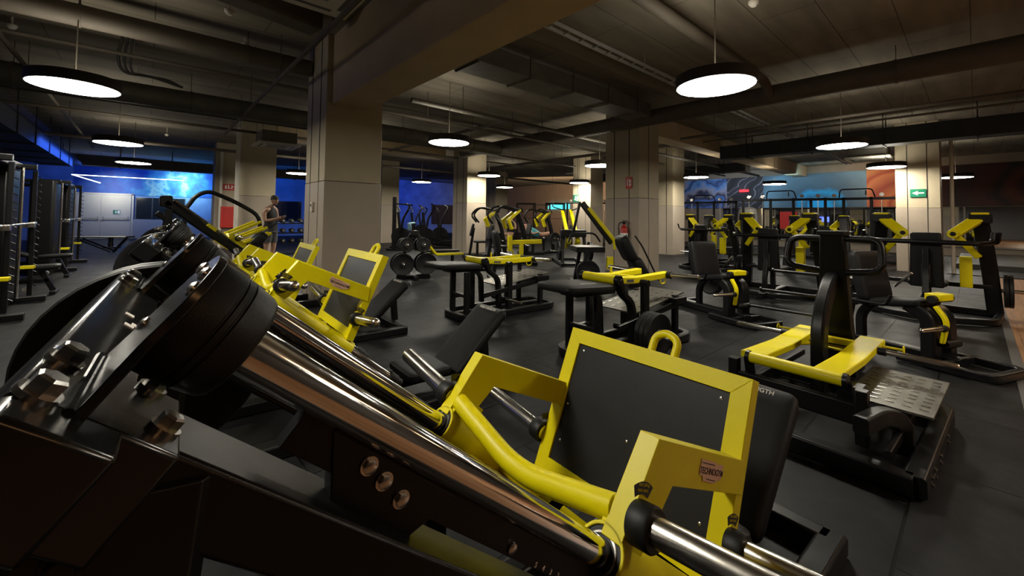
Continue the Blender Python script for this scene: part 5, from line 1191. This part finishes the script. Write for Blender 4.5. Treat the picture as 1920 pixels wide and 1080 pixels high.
b = MB(); b.bar([(-.4, 0, 0), (-.4, 0, .4)], .08, .08, (0, 1, 0)); b.bar([(.3, 0, 0), (.3, 0, .4)], .08, .08, (0, 1, 0)); b.build('leg_frame', 'black', t2)
# head of a person half hidden behind a pulldown
q = G(958, 462)
t = empty('person', (q.x, q.y, -.06), R_(200), 'person seated at a far pulldown machine, only head and shoulders showing', 'person')
skin_fig('body', [(0, 0, .62), (0, 0, .85), (0, 0, 1.1), (0, 0, 1.22), (.02, 0, 1.36), (0, .2, 1.08), (.08, .26, .85), (.3, .2, .9), (0, -.2, 1.08), (.08, -.26, .85), (.3, -.2, .9), (.1, .1, .6), (.5, .12, .6), (.5, .12, .1), (.1, -.1, .6), (.5, -.12, .6), (.5, -.12, .1)],
         [(0, 1), (1, 2), (2, 3), (3, 4), (2, 5), (5, 6), (6, 7), (2, 8), (8, 9), (9, 10), (0, 11), (11, 12), (12, 13), (0, 14), (14, 15), (15, 16)],
         [.14, .13, .13, .06, .095, .06, .045, .03, .06, .045, .03, .085, .06, .04, .085, .06, .04], 'skin', t, 2, 0)
b = MB(); b.pillow((0, 0, .9), (.15, 0, 0), (0, .2, 0), (0, 0, .3), .6); b.build('shirt', 'tank', t)
b = MB(); b.pillow((-.0, 0, 1.42), (.1, 0, 0), (0, .1, 0), (0, 0, .07), .8); b.build('hair', 'hair', t)
# ---- dumbbell rack behind the man
t = empty('dumbbell_rack', (4.6, 15.2, 0), R_(0), 'long black dumbbell rack right of the man', 'dumbbell rack')
b = MB()
for z in (.35, .68, 1.0): b.bar([(-1.6, .12*z, z), (1.6, .12*z, z)], .34, .04)
for x in (-1.63, 1.63): b.bar([(x, .12, 0), (x, .12, 1.05)], .1, .25, (1, 0, 0)); b.bar([(x, -.25, .04), (x, .35, .04)], .08, .07)
b.build('frame', 'black', t)
db = None
for k, z in enumerate((.35, .68, 1.0)):
    for i in range(12):
        loc = Vector((4.6-1.48+i*.27, 15.2+.12*z, z+.09))
        if db is None:
            db = empty('dumbbell', loc, 0, 'round black dumbbell with bright end caps on the bottom shelf of the rack', 'dumbbell', 'dumbbells on the rack')
            b = MB(); b.cyl((0, -.07, 0), (0, .07, 0), .016, 8); b.build('grip', 'steel', db)
            for sg in (1, -1):
                b = MB(); b.cyl((0, sg*.06, 0), (0, sg*.15, 0), .065, 14); hh = b.build('head', 'rubber', db)
                b = MB(); b.cyl((0, sg*.15, 0), (0, sg*.154, 0), .035, 12); b.build('end_cap', 'zinc', hh)
        else:
            c = copy_tree(db); c.location = loc; c['label'] = 'round black dumbbell with bright end caps on the %s shelf of the rack' % ('bottom', 'middle', 'top')[k]
# tall boards and frames in the blue room right of the man
b = MB(); b.box((2.7, 27.9, .9), (4.0, 27.96, 2.2)); struct(b, 'window_4', 'glass')
# far squat racks and clutter left of the exit-sign column
def far_rack(px, py, rz, label):
    q = G(px, py); t = empty('squat_rack', (q.x, q.y, 0), R_(rz), label, 'squat rack', 'far squat racks')
    for sx in (-.6, .6):
        for sy in (-.55, .55):
            b = MB(); b.bar([(sx, sy, 0), (sx, sy, 2.2)], .07, .07, (0, 1, 0)); b.build('upright', 'black', t)
    b = MB()
    for sy in (-.55, .55): b.bar([(-.6, sy, 2.17), (.6, sy, 2.17)], .07, .07); b.bar([(-.6, sy, .04), (.6, sy, .04)], .07, .07)
    for sx in (-.6, .6): b.bar([(sx, -.55, 2.17), (sx, .55, 2.17)], .07, .07)
    b.build('frame', 'black', t)
    b = MB(); b.cyl((.68, -1.0, 1.25), (.68, 1.0, 1.25), .015, 8); b.build('barbell', 'steel', t)
    return t
far_rack(1040, 448, 45, 'farthest squat rack in the lit back room')
far_rack(1015, 444, 45, 'squat rack left of its twin in the lit back room')
far_rack(985, 446, 50, 'squat rack behind the seated person')
q = OX(1047, 386, 23.9); b = MB(); b.box((23.9, q.y-1.1, q.z-.25), (23.96, q.y+1.1, q.z+.22)); tag(b.build('wall_screen', 'cyan_screen'), 'glowing cyan screen high in the back room', 'screen')
